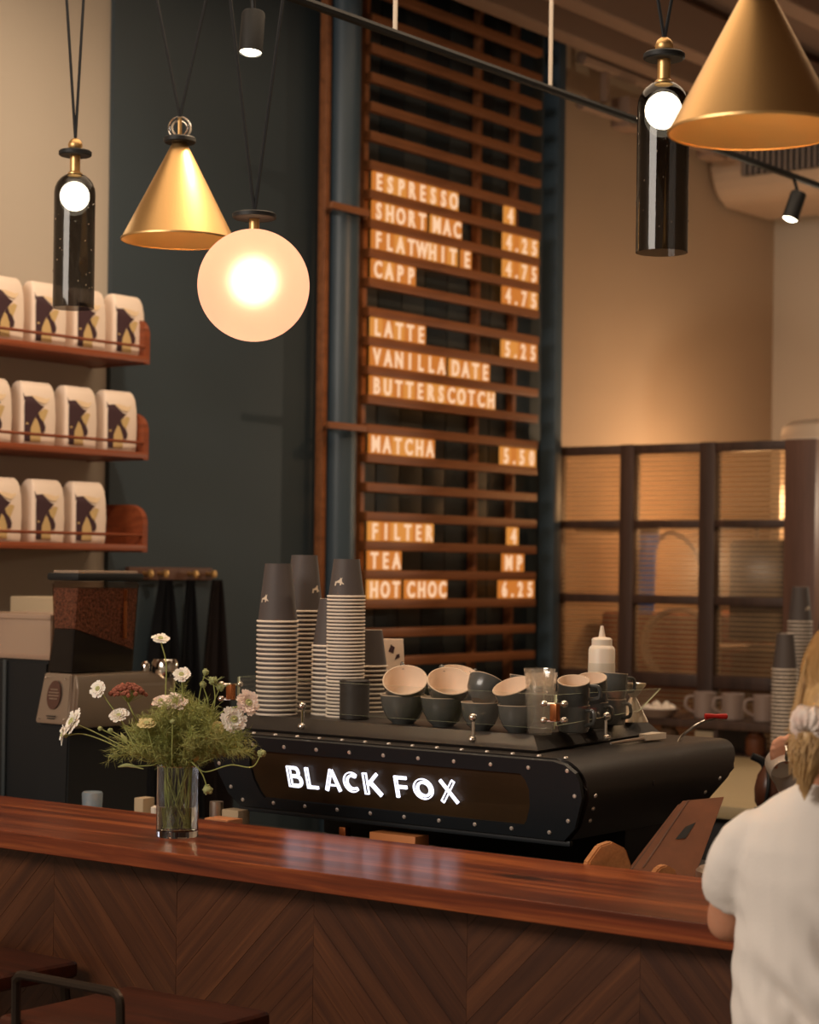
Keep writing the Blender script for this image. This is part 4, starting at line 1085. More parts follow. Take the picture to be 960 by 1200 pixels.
# small things on the service bench
tag(obj('blue_cup', lathe([(0, .90), (.020, .90), (.0265, 1.048), (.024, 1.052), (.0, 1.045)], c=(-3.735, 3.585, 0), seg=24), m_bluecup, loc=(-3.735, 3.585, .9)), 'speckled blue cup peeking over the counter at left', 'cup')
tag(obj('small_carton', box((-3.466, 3.50, .983), (.030, .04, .166), .002), m_pale, loc=(-3.466, 3.5, .9)), 'small tan carton just left of the vase', 'carton')
tag(obj('milk_bottle', lathe([(0, .90), (.010, .90), (.010, 1.045), (0, 1.050)], c=(-3.430, 3.50, 0), seg=16), m_white, loc=(-3.43, 3.5, .9)), 'thin white bottle behind the vase water', 'bottle')
tag(obj('steel_jar', lathe([(0, .90), (.016, .90), (.016, 1.088), (0, 1.088)], c=(-3.155, 3.42, 0), seg=20), m_steel, loc=(-3.155, 3.42, .9)), 'grey steel jar under the machine left corner', 'jar')
tag(obj('pale_box', box((-3.095, 3.42, .9875), (.05, .04, .175), .002), m_pale, loc=(-3.095, 3.42, .9)), 'pale box beside the jar under the machine corner', 'box')
tag(obj('orange_box', box((-2.655, 3.46, .978), (.125, .05, .156), .002), M('orange_card', (.62, .22, .07), .6), loc=(-2.655, 3.46, .90)), 'orange box lying under the middle of the machine', 'box')
tag(obj('copper_tin', box((-2.79, 3.44, .980), (.018, .02, .16), .002), m_copper, loc=(-2.79, 3.44, .90)), 'small copper tin under the machine below the sign', 'tin')
tag(obj('tan_tray', box((-3.055, 3.335, .983), (.07, .05, .166), .002), M('tan_card', (.55, .22, .09), .6), loc=(-3.055, 3.335, .9)), 'orange tan box nearest the counter under the machine corner', 'box')

# right hand end: block, menu board, steel lid on a ledge
lg = tag(obj('service_ledge', box((-1.86, 3.50, .965), (.46, .44, .13), .004), m_black, loc=(-1.86, 3.50, .9)), 'black ledge behind the bar at its right end', 'ledge')
def blockpoly(x, y, z, s, name, lb):
    pl = [(-.052, 0), (.046, 0), (.050, .035), (.036, .072), (.004, .088), (-.024, .080), (-.052, .045)]
    b = prism([(u * s, v * s) for u, v in pl], lambda u, v, w_: Vector((x + u * .55 - w_ * .84, y + u * .84 + w_ * .55, z + v)), .022)
    bmesh.ops.bevel(b, geom=b.edges[:], offset=.003, segments=2, affect='EDGES')
    return tag(obj(name, b, m_block, loc=(x, y, z)), lb, 'wooden block')
blockpoly(-2.022, 3.300, 1.031, .92, 'wooden_block', 'light oak block with cut corners beside the leaning menu')
blockpoly(-1.900, 3.300, 1.031, .55, 'wooden_block', 'small pale oak wedge in front of the leaning menu')
lm = thing('leaning_menu', 'brown leather menu folder leaning against the machine', 'menu folder', (-1.93, 3.36, 1.031))
# plane of the folder: bottom edge B0-B1, top edge T0-T1
B0, B1, T0, T1 = Vector((-1.989, 3.335, 1.062)), Vector((-1.893, 3.40, 1.049)), Vector((-1.963, 3.47, 1.178)), Vector((-1.903, 3.527, 1.186))
FN = (B1 - B0).cross(T0 - B0).normalized(); FN = -FN if FN.y > 0 else FN
def fm(u, v, w_): return (B0 * (1 - u) + B1 * u) * (1 - v) + (T0 * (1 - u) + T1 * u) * v + FN * w_
for i, (w0, dth, mm, nm, ins) in enumerate([(0, .005, m_leather, 'front_cover', 0), (-.006, .005, m_frame, 'inner_page', -.03), (-.012, .005, m_leather, 'back_cover', -.09)]):
    b = bmesh.new(); add_prism(b, [(ins, -.14), (1, -.14), (1, 1), (ins, 1)], lambda u, v, w_: fm(u, v, w_ + w0), dth); obj(nm, b, mm, lm, smooth=0)
b = bmesh.new(); add_prism(b, [(.38, .42), (.56, .44), (.60, .66), (.44, .60)], lambda u, v, w_: fm(u, v, w_ + .0055), .0008); obj('dark_stamp', b, m_black, lm, smooth=0)
b = bmesh.new(); add_prism(b, [(.12, 0), (.15, 0), (.15, 1), (.12, 1)], lambda u, v, w_: fm(u, v, w_ + .0055), .0008); obj('spine_crease', b, m_frame2, lm, smooth=0)
ld = thing('steel_dish', 'low round brushed steel dish at the bar end beside the shirt', 'dish', (-1.81, 3.33, 1.031))
obj('dish_body', lathe([(0, 0), (.062, 0), (.066, .004), (.066, .040), (.060, .046), (0, .048)], c=(-1.80, 3.37, 1.031), seg=40), m_steel, ld)
obj('dish_ring', lathe([(.066, .020), (.070, .022), (.066, .026)], c=(-1.80, 3.37, 1.031), seg=40), m_chrome, ld)

# brown jug in the background
bj = thing('brown_jug', 'brown glazed jug with black handle beyond the machine', 'jug', (-2.45, 4.8, 1.012))
JC = (-2.450, 4.80, 1.012)
obj('jug_body', lathe([(0, 0), (.034, 0), (.042, .015), (.044, .05), (.036, .085), (.024, .105), (.022, .115), (0, .117)], c=JC, seg=32), m_brownjug, bj)
jc = Vector(JC)
obj('jug_handle', tube([jc + v for v in spline([CR * -.015 + UP * .105, CR * -.025 + UP * .122, CR * -.052 + UP * .135], 4)], .010, 10), m_black, bj)
obj('jug_strap', tube([jc + v for v in spline([CR * -.012 - CF * .02 + UP * .11, CR * -.015 - CF * .044 + UP * .06, CR * -.025 - CF * .040 + UP * .0], 4)], .005, 8), m_black, bj)
bjs = thing('rear_stand', 'slim dark stand carrying the brown jug', 'stand', (-2.45, 4.8, 0))
obj('stand_top', box((-2.44, 4.82, 1.002), (.09, .09, .02)), m_black, bjs); obj('stand_leg', box((-2.44, 4.82, .5), (.06, .06, 1.0)), m_black, bjs); obj('stand_foot', box((-2.44, 4.82, .01), (.2, .2, .02)), m_black, bjs)

# ------------------------------------------------------------------ vase and flowers
VB = Vector((-2.90, 3.025, HC))
vs_ = thing('glass_vase', 'clear cylindrical glass vase half full of water on the bar', 'vase', VB)
obj('vase_glass', lathe([(0, 0), (.0425, 0), (.0435, .002), (.0435, .146), (.0425, .147), (.0410, .146), (.0408, .016), (.038, .013), (0, .013)], c=VB, seg=56), m_glass, vs_)
obj('vase_water', lathe([(0, .0135), (.0375, .0135), (.0403, .017), (.0403, .0625), (0, .0625)], c=VB, seg=48), m_water, vs_)
def fpos(px, py, w_=0): return VB + CR * ((px - 206) / 567) + UP * ((980 - py) / 567) + CF * w_
random.seed(11)
def stemcurve(tip, lean=None, mid=None):
    a = random.random() * 6.28
    bse = VB + Vector((.022 * math.cos(a), .022 * math.sin(a), .02))
    d_ = tip - VB; ds = Vector((d_.x, d_.y, 0)); dl = ds.length
    lip = VB + UP * .150 + (ds.normalized() * min(.032, dl * .35) if dl > 1e-4 else ds)
    pts = [bse, bse * .45 + lip * .55, lip]
    if mid: pts += [Vector(m) for m in mid]
    else: pts += [lip * .5 + tip * .5 + UP * min(.02, .1 * dl)]
    return spline(pts + [tip], 7)
def petal_disc(bm, c, nrm, r, n=10, rows=2, mi=0, cup=.3, ci=1):
    q = Vector(nrm).normalized().to_track_quat('Z', 'Y').to_matrix().to_4x4(); q.translation = c
    for k in range(rows):
        for i in range(n):
            a = 2 * PI * (i + .5 * k) / n + random.uniform(-.12, .12); rr = r * (1 - .22 * k) * random.uniform(.88, 1.08); wd_ = 2.6 * rr / n * 1.35
            z1 = cup * rr * (.2 + .5 * k) + random.uniform(-.1, .1) * rr; ca, sa = math.cos(a), math.sin(a)
            P = [(.12 * rr, -.3 * wd_, 0), (.55 * rr, -.75 * wd_, z1 * .6), (.90 * rr, -.72 * wd_, z1), (.98 * rr, -.3 * wd_, z1 * .8), (.90 * rr, 0, z1), (1.0 * rr, .3 * wd_, z1 * .8), (.90 * rr, .72 * wd_, z1 * 1.1), (.55 * rr, .75 * wd_, z1 * .5), (.12 * rr, .3 * wd_, 0)]
            v = [bm.verts.new(q @ Vector((x * ca - y * sa, x * sa + y * ca, z))) for x, y, z in P]
            f = bm.faces.new(v); f.material_index = mi
    for i in range(12):
        a = 2 * PI * i / 12; rr = r * .2
        add_ico(bm, q @ Vector((rr * math.cos(a), rr * math.sin(a), r * .14)), r * .09, 1, mi=ci)
    add_ico(bm, q @ Vector((0, 0, r * .1)), r * .22, 1, (1, 1, .6), mi=ci)
def flower(px, py, r, nrm, label, pm=m_petal, w_=0, mid=None, n=11, rows=2, cat='flower', cup=.35):
    r *= 1.12; rows += 1
    tip = fpos(px, py, w_); N = CR * nrm[0] + CF * nrm[1] + UP * nrm[2]
    t = thing('flower', label, cat, VB + UP * .02, 'cut flowers in the vase')
    pts = stemcurve(tip - N.normalized() * r * .2, mid=mid)
    obj('stem', tube(pts, .0013, 6), m_stem, t)
    bm = bmesh.new(); petal_disc(bm, tip, N, r, n, rows, cup=cup); obj('bloom', bm, [pm, m_fcent], t, smooth=0)
    bm = bmesh.new(); add_ico(bm, tip - N.normalized() * r * .22, r * .25, 1); obj('calyx', bm, m_bud, t)
F = fpos
flower(183, 749, .017, (.1, -.5, .8), 'small white scabious, highest of the bunch', w_=.01, mid=[F(190, 830, .01), F(190, 780, .01)])
flower(210, 790, .017, (.0, -.75, .6), 'white open scabious with pale green centre at upper middle', w_=-.02, mid=[F(212, 830, -.02)])
flower(113, 808, .018, (-.4, -.8, .4), 'white scabious left of the rust umbel', w_=-.02, mid=[F(160, 870, -.02), F(130, 830, -.02)])
flower(140, 838, .020, (-.1, -.6, .8), 'white rounded scabious below the rust umbel', w_=-.05, mid=[F(165, 880, -.05)], cup=.6, rows=3)
flower(173, 846, .018, (.0, -.5, .85), 'pale yellow flat flower in the middle of the bunch', m_petaly, w_=-.06, mid=[F(185, 890, -.05)], rows=3)
flower(82, 848, .028, (-.75, -.45, .45), 'large white scabious at far left', w_=0, mid=[F(170, 890), F(120, 865)], rows=3)
flower(70, 864, .020, (-.95, -.3, .1), 'white scabious seen from the side, leftmost of all', w_=.01, mid=[F(165, 892), F(125, 872), F(95, 862)])
flower(203, 822, .024, (.1, -.6, .8), 'pink white scabious nestled in the middle foliage', m_petalp, w_=-.02, mid=[F(203, 880, -.02)], rows=3)
flower(185, 822, .018, (-.2, -.5, .8), 'small pinkish scabious tucked left of the pink one', m_petalp, w_=.0, mid=[F(192, 880)], rows=2)
flower(288, 822, .027, (.55, -.7, .4), 'large white pink scabious at far right, upper head', m_petalp, w_=-.03, mid=[F(235, 870, -.02), F(255, 835, -.03)], rows=3)
flower(272, 841, .026, (.35, -.85, .2), 'large white scabious at far right, lower head', w_=-.03, mid=[F(232, 880, -.02), F(252, 850, -.03)], rows=3)
flower(252, 852, .014, (.2, -.8, .4), 'faded yellow blossom under the large right hand flowers', m_petaly, w_=.0, mid=[F(225, 890)])
# rust umbel
t = thing('flower', 'domed rust-coloured umbel flower at upper left of the bunch', 'flower', VB + UP * .02, 'cut flowers in the vase')
tip = F(148, 812, -.02); obj('stem', tube(stemcurve(tip - UP * .02, mid=[F(175, 880, -.02)]), .0016, 6), m_stem, t)
bm = bmesh.new(); bs = bmesh.new()
for i in range(90):
    a = random.random() * 2 * PI; rr = random.random() ** .5
    p = tip + Vector((.040 * rr * math.cos(a), .034 * rr * math.sin(a), .022 * (1 - rr * rr) - .004))
    add_ico(bm, p, random.uniform(.0035, .006), 1)
    if i % 3 == 0: add_tube(bs, [tip - UP * .02, p], .0006, 3)
obj('umbel', bm, m_rust, t); obj('umbel_stalks', bs, m_stem, t)
# buds
def bud(px, py, r, label, mid, w_=0, spiky=False):
    t = thing('flower_bud', label, 'flower bud', VB + UP * .02, 'buds in the vase'); tip = F(px, py, w_)
    obj('stem', tube(stemcurve(tip, mid=mid), .0012, 6), m_stem, t)
    bm = bmesh.new(); add_ico(bm, tip, r, 2, (1, 1, .85))
    for i in range(24):
        d_ = Vector((random.gauss(0, 1), random.gauss(0, 1), random.gauss(0, 1))).normalized()
        add_ico(bm, tip + d_ * r * .95, r * .22, 1)
    if spiky:
        for i in range(9):
            a = i / 9 * 6.28; d_ = Vector((math.cos(a), math.sin(a), .35))
            add_tube(bm, [tip - UP * r * .5, tip + d_ * r * 2.6], [.0009, .0003], 4)
    obj('bud_head', bm, m_bud, t)
bud(237, 787, .0068, 'round green bud highest on the right side', [F(222, 870), F(231, 810)])
bud(246, 797, .0090, 'pale spiky bud beside the highest green bud', [F(236, 860), F(248, 825)], spiky=True)
bud(234, 802, .0070, 'green bud below the highest green bud', [F(222, 870), F(240, 830)])
bud(254, 805, .0085, 'wide spiky green bud right of the pale one', [F(235, 860), F(244, 830)], .01, True)
bud(306, 879, .0085, 'whitish bud on the long stem curving up at far right', [F(240, 902, -.04), F(270, 893, -.05), F(295, 895, -.05)], -.05)
bud(244, 922, .0100, 'drooping pale green bud hanging right of the vase', [F(228, 893, -.05), F(238, 905, -.05)], -.05)
bud(126, 857, .0058, 'small round bud on the left stems, right one of two', [F(165, 885), F(145, 868)])
bud(114, 855, .0050, 'small round bud on the left stems, left one of two', [F(165, 888), F(140, 868)])
bud(203, 843, .0060, 'small green bud among the central foliage', [F(203, 890, -.06)], -.06)
# blade leaf at left
t = thing('leaf_sprig', 'narrow yellow-green leaf poking out low at left', 'leaf', VB + UP * .02)
obj('stem', tube(stemcurve(F(138, 898, -.03), mid=[F(175, 896, -.03)]), .0012, 6), m_stem, t)
bm = bmesh.new(); add_tube(bm, spline([F(138, 898, -.03), F(150, 896, -.03), F(168, 900, -.03)], 5), [.0005, .002, .003, .0035, .004, .004, .004, .003, .002, .0015, .001], 6); obj('leaf_blade', bm, m_bud, t)
# feathery foliage (uncountable threads)
bm = bmesh.new(); random.seed(21)
def ribbon(p, d_, L_, wdt, mi=0):
    s_ = d_.cross(Vector((random.gauss(0, 1), random.gauss(0, 1), random.gauss(0, 1)))).normalized() * wdt
    v = [bm.verts.new(p - s_), bm.verts.new(p + s_), bm.verts.new(p + d_ * L_)]; f = bm.faces.new(v); f.material_index = mi
for i in range(100):
    u = random.gauss(.012, .066); u = max(-.125, min(.14, u)); hmax = .135 - abs(u - .01) * .72
    tip = VB + CR * u + CF * random.gauss(0, .04) + UP * (.155 + max(.02, hmax) * random.uniform(.25, 1.12))
    pts = stemcurve(tip)
    start = 14
    add_tube(bm, pts if i % 14 == 0 else pts[13:], .0007, 4, mi=1)
    for k in range(start, len(pts)):
        p = pts[k]; t_ = (pts[min(k + 1, len(pts) - 1)] - pts[k - 1]).normalized()
        for j in range(7):
            d_ = (t_ * .75 + Vector((random.gauss(0, 1), random.gauss(0, 1), random.gauss(0, .8))).normalized()).normalized()
            L_ = random.uniform(.012, .030); q = p + t_ * random.uniform(0, .008)
            ribbon(q, d_, L_, .00062)
            for m_ in range(3): ribbon(q + d_ * L_ * (.3 + .2 * m_), (d_ + Vector((random.gauss(0, 1), random.gauss(0, 1), random.gauss(0, 1))) * .55).normalized(), L_ * .55, .0005)
for i in range(26):   # broader leaves low in the bunch
    c0 = VB + CR * random.gauss(0, .035) + CF * random.gauss(0, .025) + UP * random.uniform(.145, .20); d_ = Vector((random.gauss(0, 1), random.gauss(0, 1), random.uniform(.0, 1))).normalized()
    s_ = d_.cross(UP).normalized() * .006; L_ = random.uniform(.02, .04)
    v = [bm.verts.new(c0), bm.verts.new(c0 + d_ * L_ * .5 + s_), bm.verts.new(c0 + d_ * L_), bm.verts.new(c0 + d_ * L_ * .5 - s_)]; bm.faces.new(v)
fo = tag(obj('feathery_foliage', bm, [m_foli, m_stem], loc=VB + UP * .02, smooth=0), 'mass of feathery green foliage filling the vase', 'foliage', kind='stuff')

# ------------------------------------------------------------------ pendants
def cords(t, apex, tops, r=.0025):
    for q in tops: obj('cord', tube([Vector(apex), Vector(q)], r, 6), m_rubber, t)
def ceil_pts(apex, du0, dup, ddepth=0):
    """two cord tops: horizontal spread per metre of height"""
    h = 4.10 - apex[2]; a = Vector(apex)
    return [a + CR * (du0 * h) + UP * h, a + CR * (dup * h) + UP * h]
def disc(t, c, r, h=.014): obj('black_disc', lathe([(0, 0), (r * .92, 0), (r, h * .2), (r, h * .8), (r * .92, h), (0, h)], c=c, seg=40), m_black, t)
def bottle_pendant(b, label):   # b = bottom centre of the tube ; r=.05, tube height .325
    b = Vector(b); t = thing('bottle_pendant', label, 'pendant lamp', b, 'smoked glass bottle pendants')
    r, H_ = .050, .335
    prof = [(r - .002, 0), (r, 0), (r, H_ - .055)] + [(r * math.cos(R(a)), H_ - .055 + .05 * math.sin(R(a))) for a in range(15, 76, 15)] + [(.012, H_ - .004)]
    inn_ = [(max(.008, x - .003), z - .003 if z > .2 else z) for x, z in prof[::-1]][:-1]
    obj('glass_tube', lathe(prof, c=b, seg=48), m_smoke, t)
    bm = bmesh.new(); add_ico(bm, b + UP * (H_ - .062), .036, 3); obj('glowing_bulb', bm, m_bulb, t)
    obj('brass_neck', lathe([(0, H_ - .012), (.018, H_ - .012), (.018, H_ - .006), (.0125, H_ - .002), (.0125, H_ + .048), (0, H_ + .048)], c=b, seg=28), m_brass, t)
    disc(t, b + UP * (H_ + .036), .040, .013)
    bm = bmesh.new(); add_ico(bm, b + UP * (H_ + .062), .0175, 3); obj('brass_ball', bm, m_brass, t)
    ap = b + UP * (H_ + .075)
    cords(t, ap, ceil_pts(ap, -.17, .17) if b.x > -3 else ceil_pts(ap, -.075, .045), .0035)
    obj('ceiling_canopy', lathe([(0, 4.08), (.05, 4.08), (.05, 4.12), (0, 4.12)], c=(b.x, b.y, 0), seg=24), m_black, t)
    random.seed(int(abs(b.x) * 100)); bm = bmesh.new()
    for i in range(40):
        a = random.random() * 6.28; z = random.uniform(.04, .27)
        add_ico(bm, b + Vector(((r + .0005) * math.cos(a), (r + .0005) * math.sin(a), z)), random.uniform(.0006, .0012), 1, (1, 1, 2.2))
    o = obj('glass_bubbles', bm, m_chrome, t); o['kind'] = 'stuff'
bottle_pendant((-3.627, 3.397, 2.252), 'smoked glass bottle pendant hanging at upper left')
bottle_pendant((-1.966, 3.368, 2.243), 'smoked glass bottle pendant beside the near brass cone')
def cone_pendant(b, r, h, label, ring):
    b = Vector(b); t = thing('cone_pendant', label, 'pendant lamp', b, 'brass cone pendants')
    obj('brass_shade', lathe([(r, 0), (.016, h), (0, h + .002)], c=b, seg=72), m_brass, t)
    obj('shade_lining', lathe([(r - .001, .0), (.015, h - .006), (0, h - .006)], c=b, seg=72), m_brassin, t)
    obj('shade_rim', lathe([(r - .002, -.001), (r + .0008, -.001), (r + .0008, .003), (r - .002, .003)], c=b, seg=72, close=True), m_brass, t)
    disc(t, b + UP * (h - .002), .038, .014)
    c = b + UP * (h + .030)
    if ring:
        bm = bmesh.new(); mt = Matrix.Rotation(R(90), 4, 'X'); 
        ringm = Matrix(((CR.x, CF.x, 0), (CR.y, CF.y, 0), (0, 0, 1))).to_4x4() @ mt
        pr = [(.022 + .0065 * math.cos(R(a)), .0065 * math.sin(R(a))) for a in range(0, 360, 30)]
        add_lathe(bm, pr, c=c + UP * .004, seg=36, mat=ringm, close=True); obj('crystal_ring', bm, m_glass, t)
        obj('brass_pin', tube([b + UP * (h + .01), b + UP * (h + .058)], .005, 10), m_brass, t)
        ap = b + UP * (h + .060)
    else:
        bm = bmesh.new(); add_ico(bm, c, .0175, 3); obj('brass_ball', bm, m_brass, t); ap = c + UP * .016
    cords(t, ap, ceil_pts(ap, -.21, .21) if ring else ceil_pts(ap, -.15, .15), .0036)
    bm = bmesh.new(); add_ico(bm, b + UP * (h * .62), .030, 3); obj('hidden_bulb', bm, emis('cone_bulb_glow', (1, .78, .48), 42), t)
    obj('ceiling_canopy', lathe([(0, 4.08), (.05, 4.08), (.05, 4.12), (0, 4.12)], c=(b.x, b.y, 0), seg=24), m_black, t)
cone_pendant((-3.320, 3.442, 2.396), .135, .232, 'brass cone pendant hanging at upper left behind the globe', True)
cone_pendant((-1.508, 2.873, 2.330), .139, .235, 'large near brass cone pendant at upper right corner', False)
# globe
def globe_mat():
    m = bpy.data.materials.new('frosted_globe'); m.use_nodes = True; nt = m.node_tree; L = nt.links.new
    for n in list(nt.nodes): nt.nodes.remove(n)
    out = nt.nodes.new('ShaderNodeOutputMaterial'); rf = nt.nodes.new('ShaderNodeBsdfRefraction'); rf.inputs['IOR'].default_value = 1.22; rf.inputs['Roughness'].default_value = .72; rf.inputs[0].default_value = (1, .84, .70, 1)
    tl = nt.nodes.new('ShaderNodeBsdfTranslucent'); tl.inputs[0].default_value = (1, .66, .50, 1)
    em_ = nt.nodes.new('ShaderNodeEmission'); em_.inputs[0].default_value = (1, .50, .36, 1); em_.inputs[1].default_value = .34
    mx = nt.nodes.new('ShaderNodeMixShader'); mx.inputs[0].default_value = .45; L(rf.outputs[0], mx.inputs[1]); L(tl.outputs[0], mx.inputs[2])
    ad = nt.nodes.new('ShaderNodeAddShader'); L(mx.outputs[0], ad.inputs[0]); L(em_.outputs[0], ad.inputs[1]); L(ad.outputs[0], out.inputs[0])
    return m
gc = Vector((-2.877, 3.214, 2.230)); gR = .1195
t = thing('globe_pendant', 'glowing round frosted globe pendant on a black disc', 'pendant lamp', gc - UP * gR)
bm = bmesh.new(); add_ico(bm, gc, gR, 5); obj('frosted_globe', bm, globe_mat(), t, smooth=180)
bm = bmesh.new(); add_ico(bm, gc + UP * .008, .042, 3); obj('inner_bulb', bm, emis('globe_bulb_glow', (1, .80, .50), 6), t)
obj('brass_neck', lathe([(0, 0), (.011, 0), (.011, .030), (0, .030)], c=gc + UP * (gR - .003), seg=24), m_brass, t)
disc(t, gc + UP * (gR + .022), .047, .013)
ap = gc + UP * (gR + .034)
cords(t, ap, ceil_pts(ap, -.125, .12), .0038)
obj('ceiling_canopy', lathe([(0, 4.08), (.05, 4.08), (.05, 4.12), (0, 4.12)], c=(gc.x, gc.y, 0), seg=24), m_black, t)

# ------------------------------------------------------------------ track with spots
tr = thing('lighting_track', 'thin black lighting track crossing the ceiling space', 'lighting track', (-3.2, 6, 3.01))
obj('track_bar', tube([(-3.2, 2.9, 3.012), (-3.2, 9.9, 3.012)], .0125, 8), m_black, tr)
for y in (4.11, 4.84, 6.6, 8.2): obj('suspension_rod', tube([(-3.2, y, 3.02), (-3.2, y, 4.12)], .006, 6), m_white, tr)
def spot(y, label, aim, hz, on=14):
    t = thing('track_spotlight', label, 'spotlight', (-3.2, y, 3.0), 'track spotlights')
    a = Vector(aim).normalized(); c = Vector((-3.2, y, hz)); q = a.to_track_quat('Z', 'Y').to_matrix().to_4x4()
    obj('stem', tube([(-3.2, y, 3.01), c - a * .06], .006, 8), m_black, t)
    obj('spot_head', lathe([(0, -.065), (.026, -.065), (.028, -.06), (.028, .035), (.026, .036), (.024, .02), (0, .02)], c=c, mat=q, seg=28), m_black, t)
    obj('glowing_lens', lathe([(0, .038), (.018, .037), (.026, .031), (.026, .022), (0, .022)], c=c, mat=q, seg=28), m_bulb, t)
    light('spot_light', 'SPOT', c + a * .05, c + a * 2, on, (1, .70, .42), .03, spot=80, blend=.8)
spot(3.557, 'lit track spotlight at upper left above the globe', (.05, -.15, -1), 2.880, 22)
spot(6.38, 'lit track spotlight at right below the air conditioner', (-.20, -.30, -1), 2.895, 22)

# ------------------------------------------------------------------ stools
def stool(x, y, label, rz):
    t = thing('bar_stool', label, 'bar stool', (x, y, 0), 'bar stools in front of the bar', rz)
    zs_ = .80
    bm = bmesh.new(); add_box(bm, (0, 0, zs_), (.36, .34, .035), .014, seg=3)
    for v in bm.verts: v.co.z -= .012 * (1 - min(1, (v.co.x ** 2 + v.co.y ** 2) / .03)) if v.co.z > zs_ else 0
    obj('seat', bm, m_stool, t, local=True)
    bm = bmesh.new(); pts = [(-.125, -.175, .79)] + [(-.125, -.175, .88)] + [(-.125 + .02 * (1 - math.cos(R(a))), -.178, .88 + .02 * math.sin(R(a))) for a in (30, 60, 90)] + [(.115 + .02 * math.sin(R(a)), -.178, .88 + .02 * math.cos(R(a))) for a in (0, 30, 60, 90)] + [(.135, -.175, .79)]
    obj('back_loop', tube(pts, .0085, 8), m_iron, t, local=True)
    for sx in (-1, 1):
        for sy in (-1, 1): obj('leg', tube([(sx * .155, sy * .15, .785), (sx * .20, sy * .19, 0)], .010, 8), m_iron, t, local=True)
    for a, b in (((-.185, -.178), (.185, -.178)), ((-.185, .178), (.185, .178)), ((-.185, -.178), (-.185, .178)), ((.185, -.178), (.185, .178))):
        obj('foot_ring', tube([(a[0], a[1], .28), (b[0], b[1], .28)], .008, 8), m_iron, t, local=True)
    return t
s1 = stool(-2.600, 2.610, 'low-backed wooden bar stool nearer the camera with metal loop back', R(1))
dup(s1, (-3.215, 2.715, 0), R(-2), 'wooden bar stool at the left edge of the picture')

# ------------------------------------------------------------------ person with a white t-shirt (seen from behind)
PR = Vector((-1.299, 2.755, 0)); PA = R(26)
pr_x = Vector((math.cos(PA), math.sin(PA), 0)); pr_y = Vector((-math.sin(PA), math.cos(PA), 0))
def pp(x, y, z): return PR + pr_x * x + pr_y * y + UP * z
def loft(bm, secs, seg=20):
    """secs: (centre xyz local, rx, ry, axisZ?) horizontal ellipses in person space"""
    rings = []
    for (c, rx, ry) in secs: rings.append([bm.verts.new(pp(c[0] + rx * math.cos(2 * PI * i / seg), c[1] + ry * math.sin(2 * PI * i / seg), c[2])) for i in range(seg)])
    for a, b in zip(rings, rings[1:]):
        for i in range(seg): bm.faces.new((a[i], a[(i + 1) % seg], b[(i + 1) % seg], b[i]))
    bm.faces.new(rings[0][::-1]); bm.faces.new(rings[-1])
def limb(bm, pts, rad, seg=14): add_tube(bm, [pp(*p) for p in pts], rad, seg)
me_ = thing('person', 'blonde person in a white t-shirt seen from behind, hair in a scrunchie', 'person', PR)
bm = bmesh.new()
torso = [((0, .0, .80), .132, .088), ((0, 0, .90), .132, .088), ((0, 0, 1.00), .115, .080), ((0, 0, 1.08), .112, .080), ((0, 0, 1.16), .122, .082), ((0, 0, 1.22), .128, .080), ((0, .0, 1.265), .120, .070), ((.005, .0, 1.30), .07, .055)]
loft(bm, torso)
limb(bm, [(.01, .0, 1.27), (.004, .012, 1.34), (.014, .022, 1.40)], [.052, .046, .047])
HCn = (.034, .035, 1.463)
add_ico(bm, pp(*HCn), .078, 3, (1, 1.14, 1.28), Matrix.Rotation(PA, 4, 'Z'))
add_ico(bm, pp(.062, .060, 1.413), .05, 3, (1, .9, 1))
for sx in (-1, 1):
    add_ico(bm, pp(HCn[0] + sx * .076, .035, 1.455), .018, 2, (.5, 1, 1.5), Matrix.Rotation(PA, 4, 'Z'))
add_ico(bm, pp(.096, .108, 1.45), .014, 2, (.8, 1, 1.3))
Lsh, Lel, Lwr = (-.128, .004, 1.235), (-.160, .080, 1.095), (-.055, .235, 1.09)
Rsh, Rel, Rwr = (.128, .004, 1.235), (.165, .085, 1.085), (.11, .25, 1.09)
for A, B, C_ in ((Lsh, Lel, Lwr), (Rsh, Rel, Rwr)):
    limb(bm, [A, tuple((Vector(A) + Vector(B)) / 2), B], [.036, .036, .033]); limb(bm, [B, tuple((Vector(B) * .6 + Vector(C_) * .4)), C_], [.033, .033, .023])
    add_ico(bm, pp(*B), .033, 2)
    w0 = Vector(C_); d_ = (w0 - Vector(B)).normalized(); sd = Vector((-d_.y, d_.x, 0)).normalized()
    palm = w0 + d_ * .045; limb(bm, [tuple(w0), tuple(palm), tuple(palm + d_ * .025)], [.024, .030, .026])
    for k in range(4):
        o_ = sd * (-.024 + .016 * k); L_ = (.060, .070, .066, .052)[k]; q0 = palm + d_ * .028 + o_
        limb(bm, [tuple(q0), tuple(q0 + d_ * L_ * .5 - UP * .006), tuple(q0 + d_ * L_ * .85 - UP * .028)], [.009, .0085, .007], 8)
    q0 = palm + sd * -.03 - d_ * .03; limb(bm, [tuple(q0), tuple(q0 + d_ * .03 - sd * .02), tuple(q0 + d_ * .055 - sd * .024 - UP * .01)], [.011, .010, .008], 8)
for sx in (-1, 1):
    limb(bm, [(sx * .075, 0, .86), (sx * .085, .01, .62), (sx * .09, .015, .46), (sx * .09, -.01, .28), (sx * .09, -.005, .08)], [.088, .075, .055, .052, .036])
    limb(bm, [(sx * .09, -.03, .045), (sx * .095, .06, .040), (sx * .10, .15, .03)], [.036, .038, .028])
body = remeshed('body', bm, m_skin, me_, .007, 5)
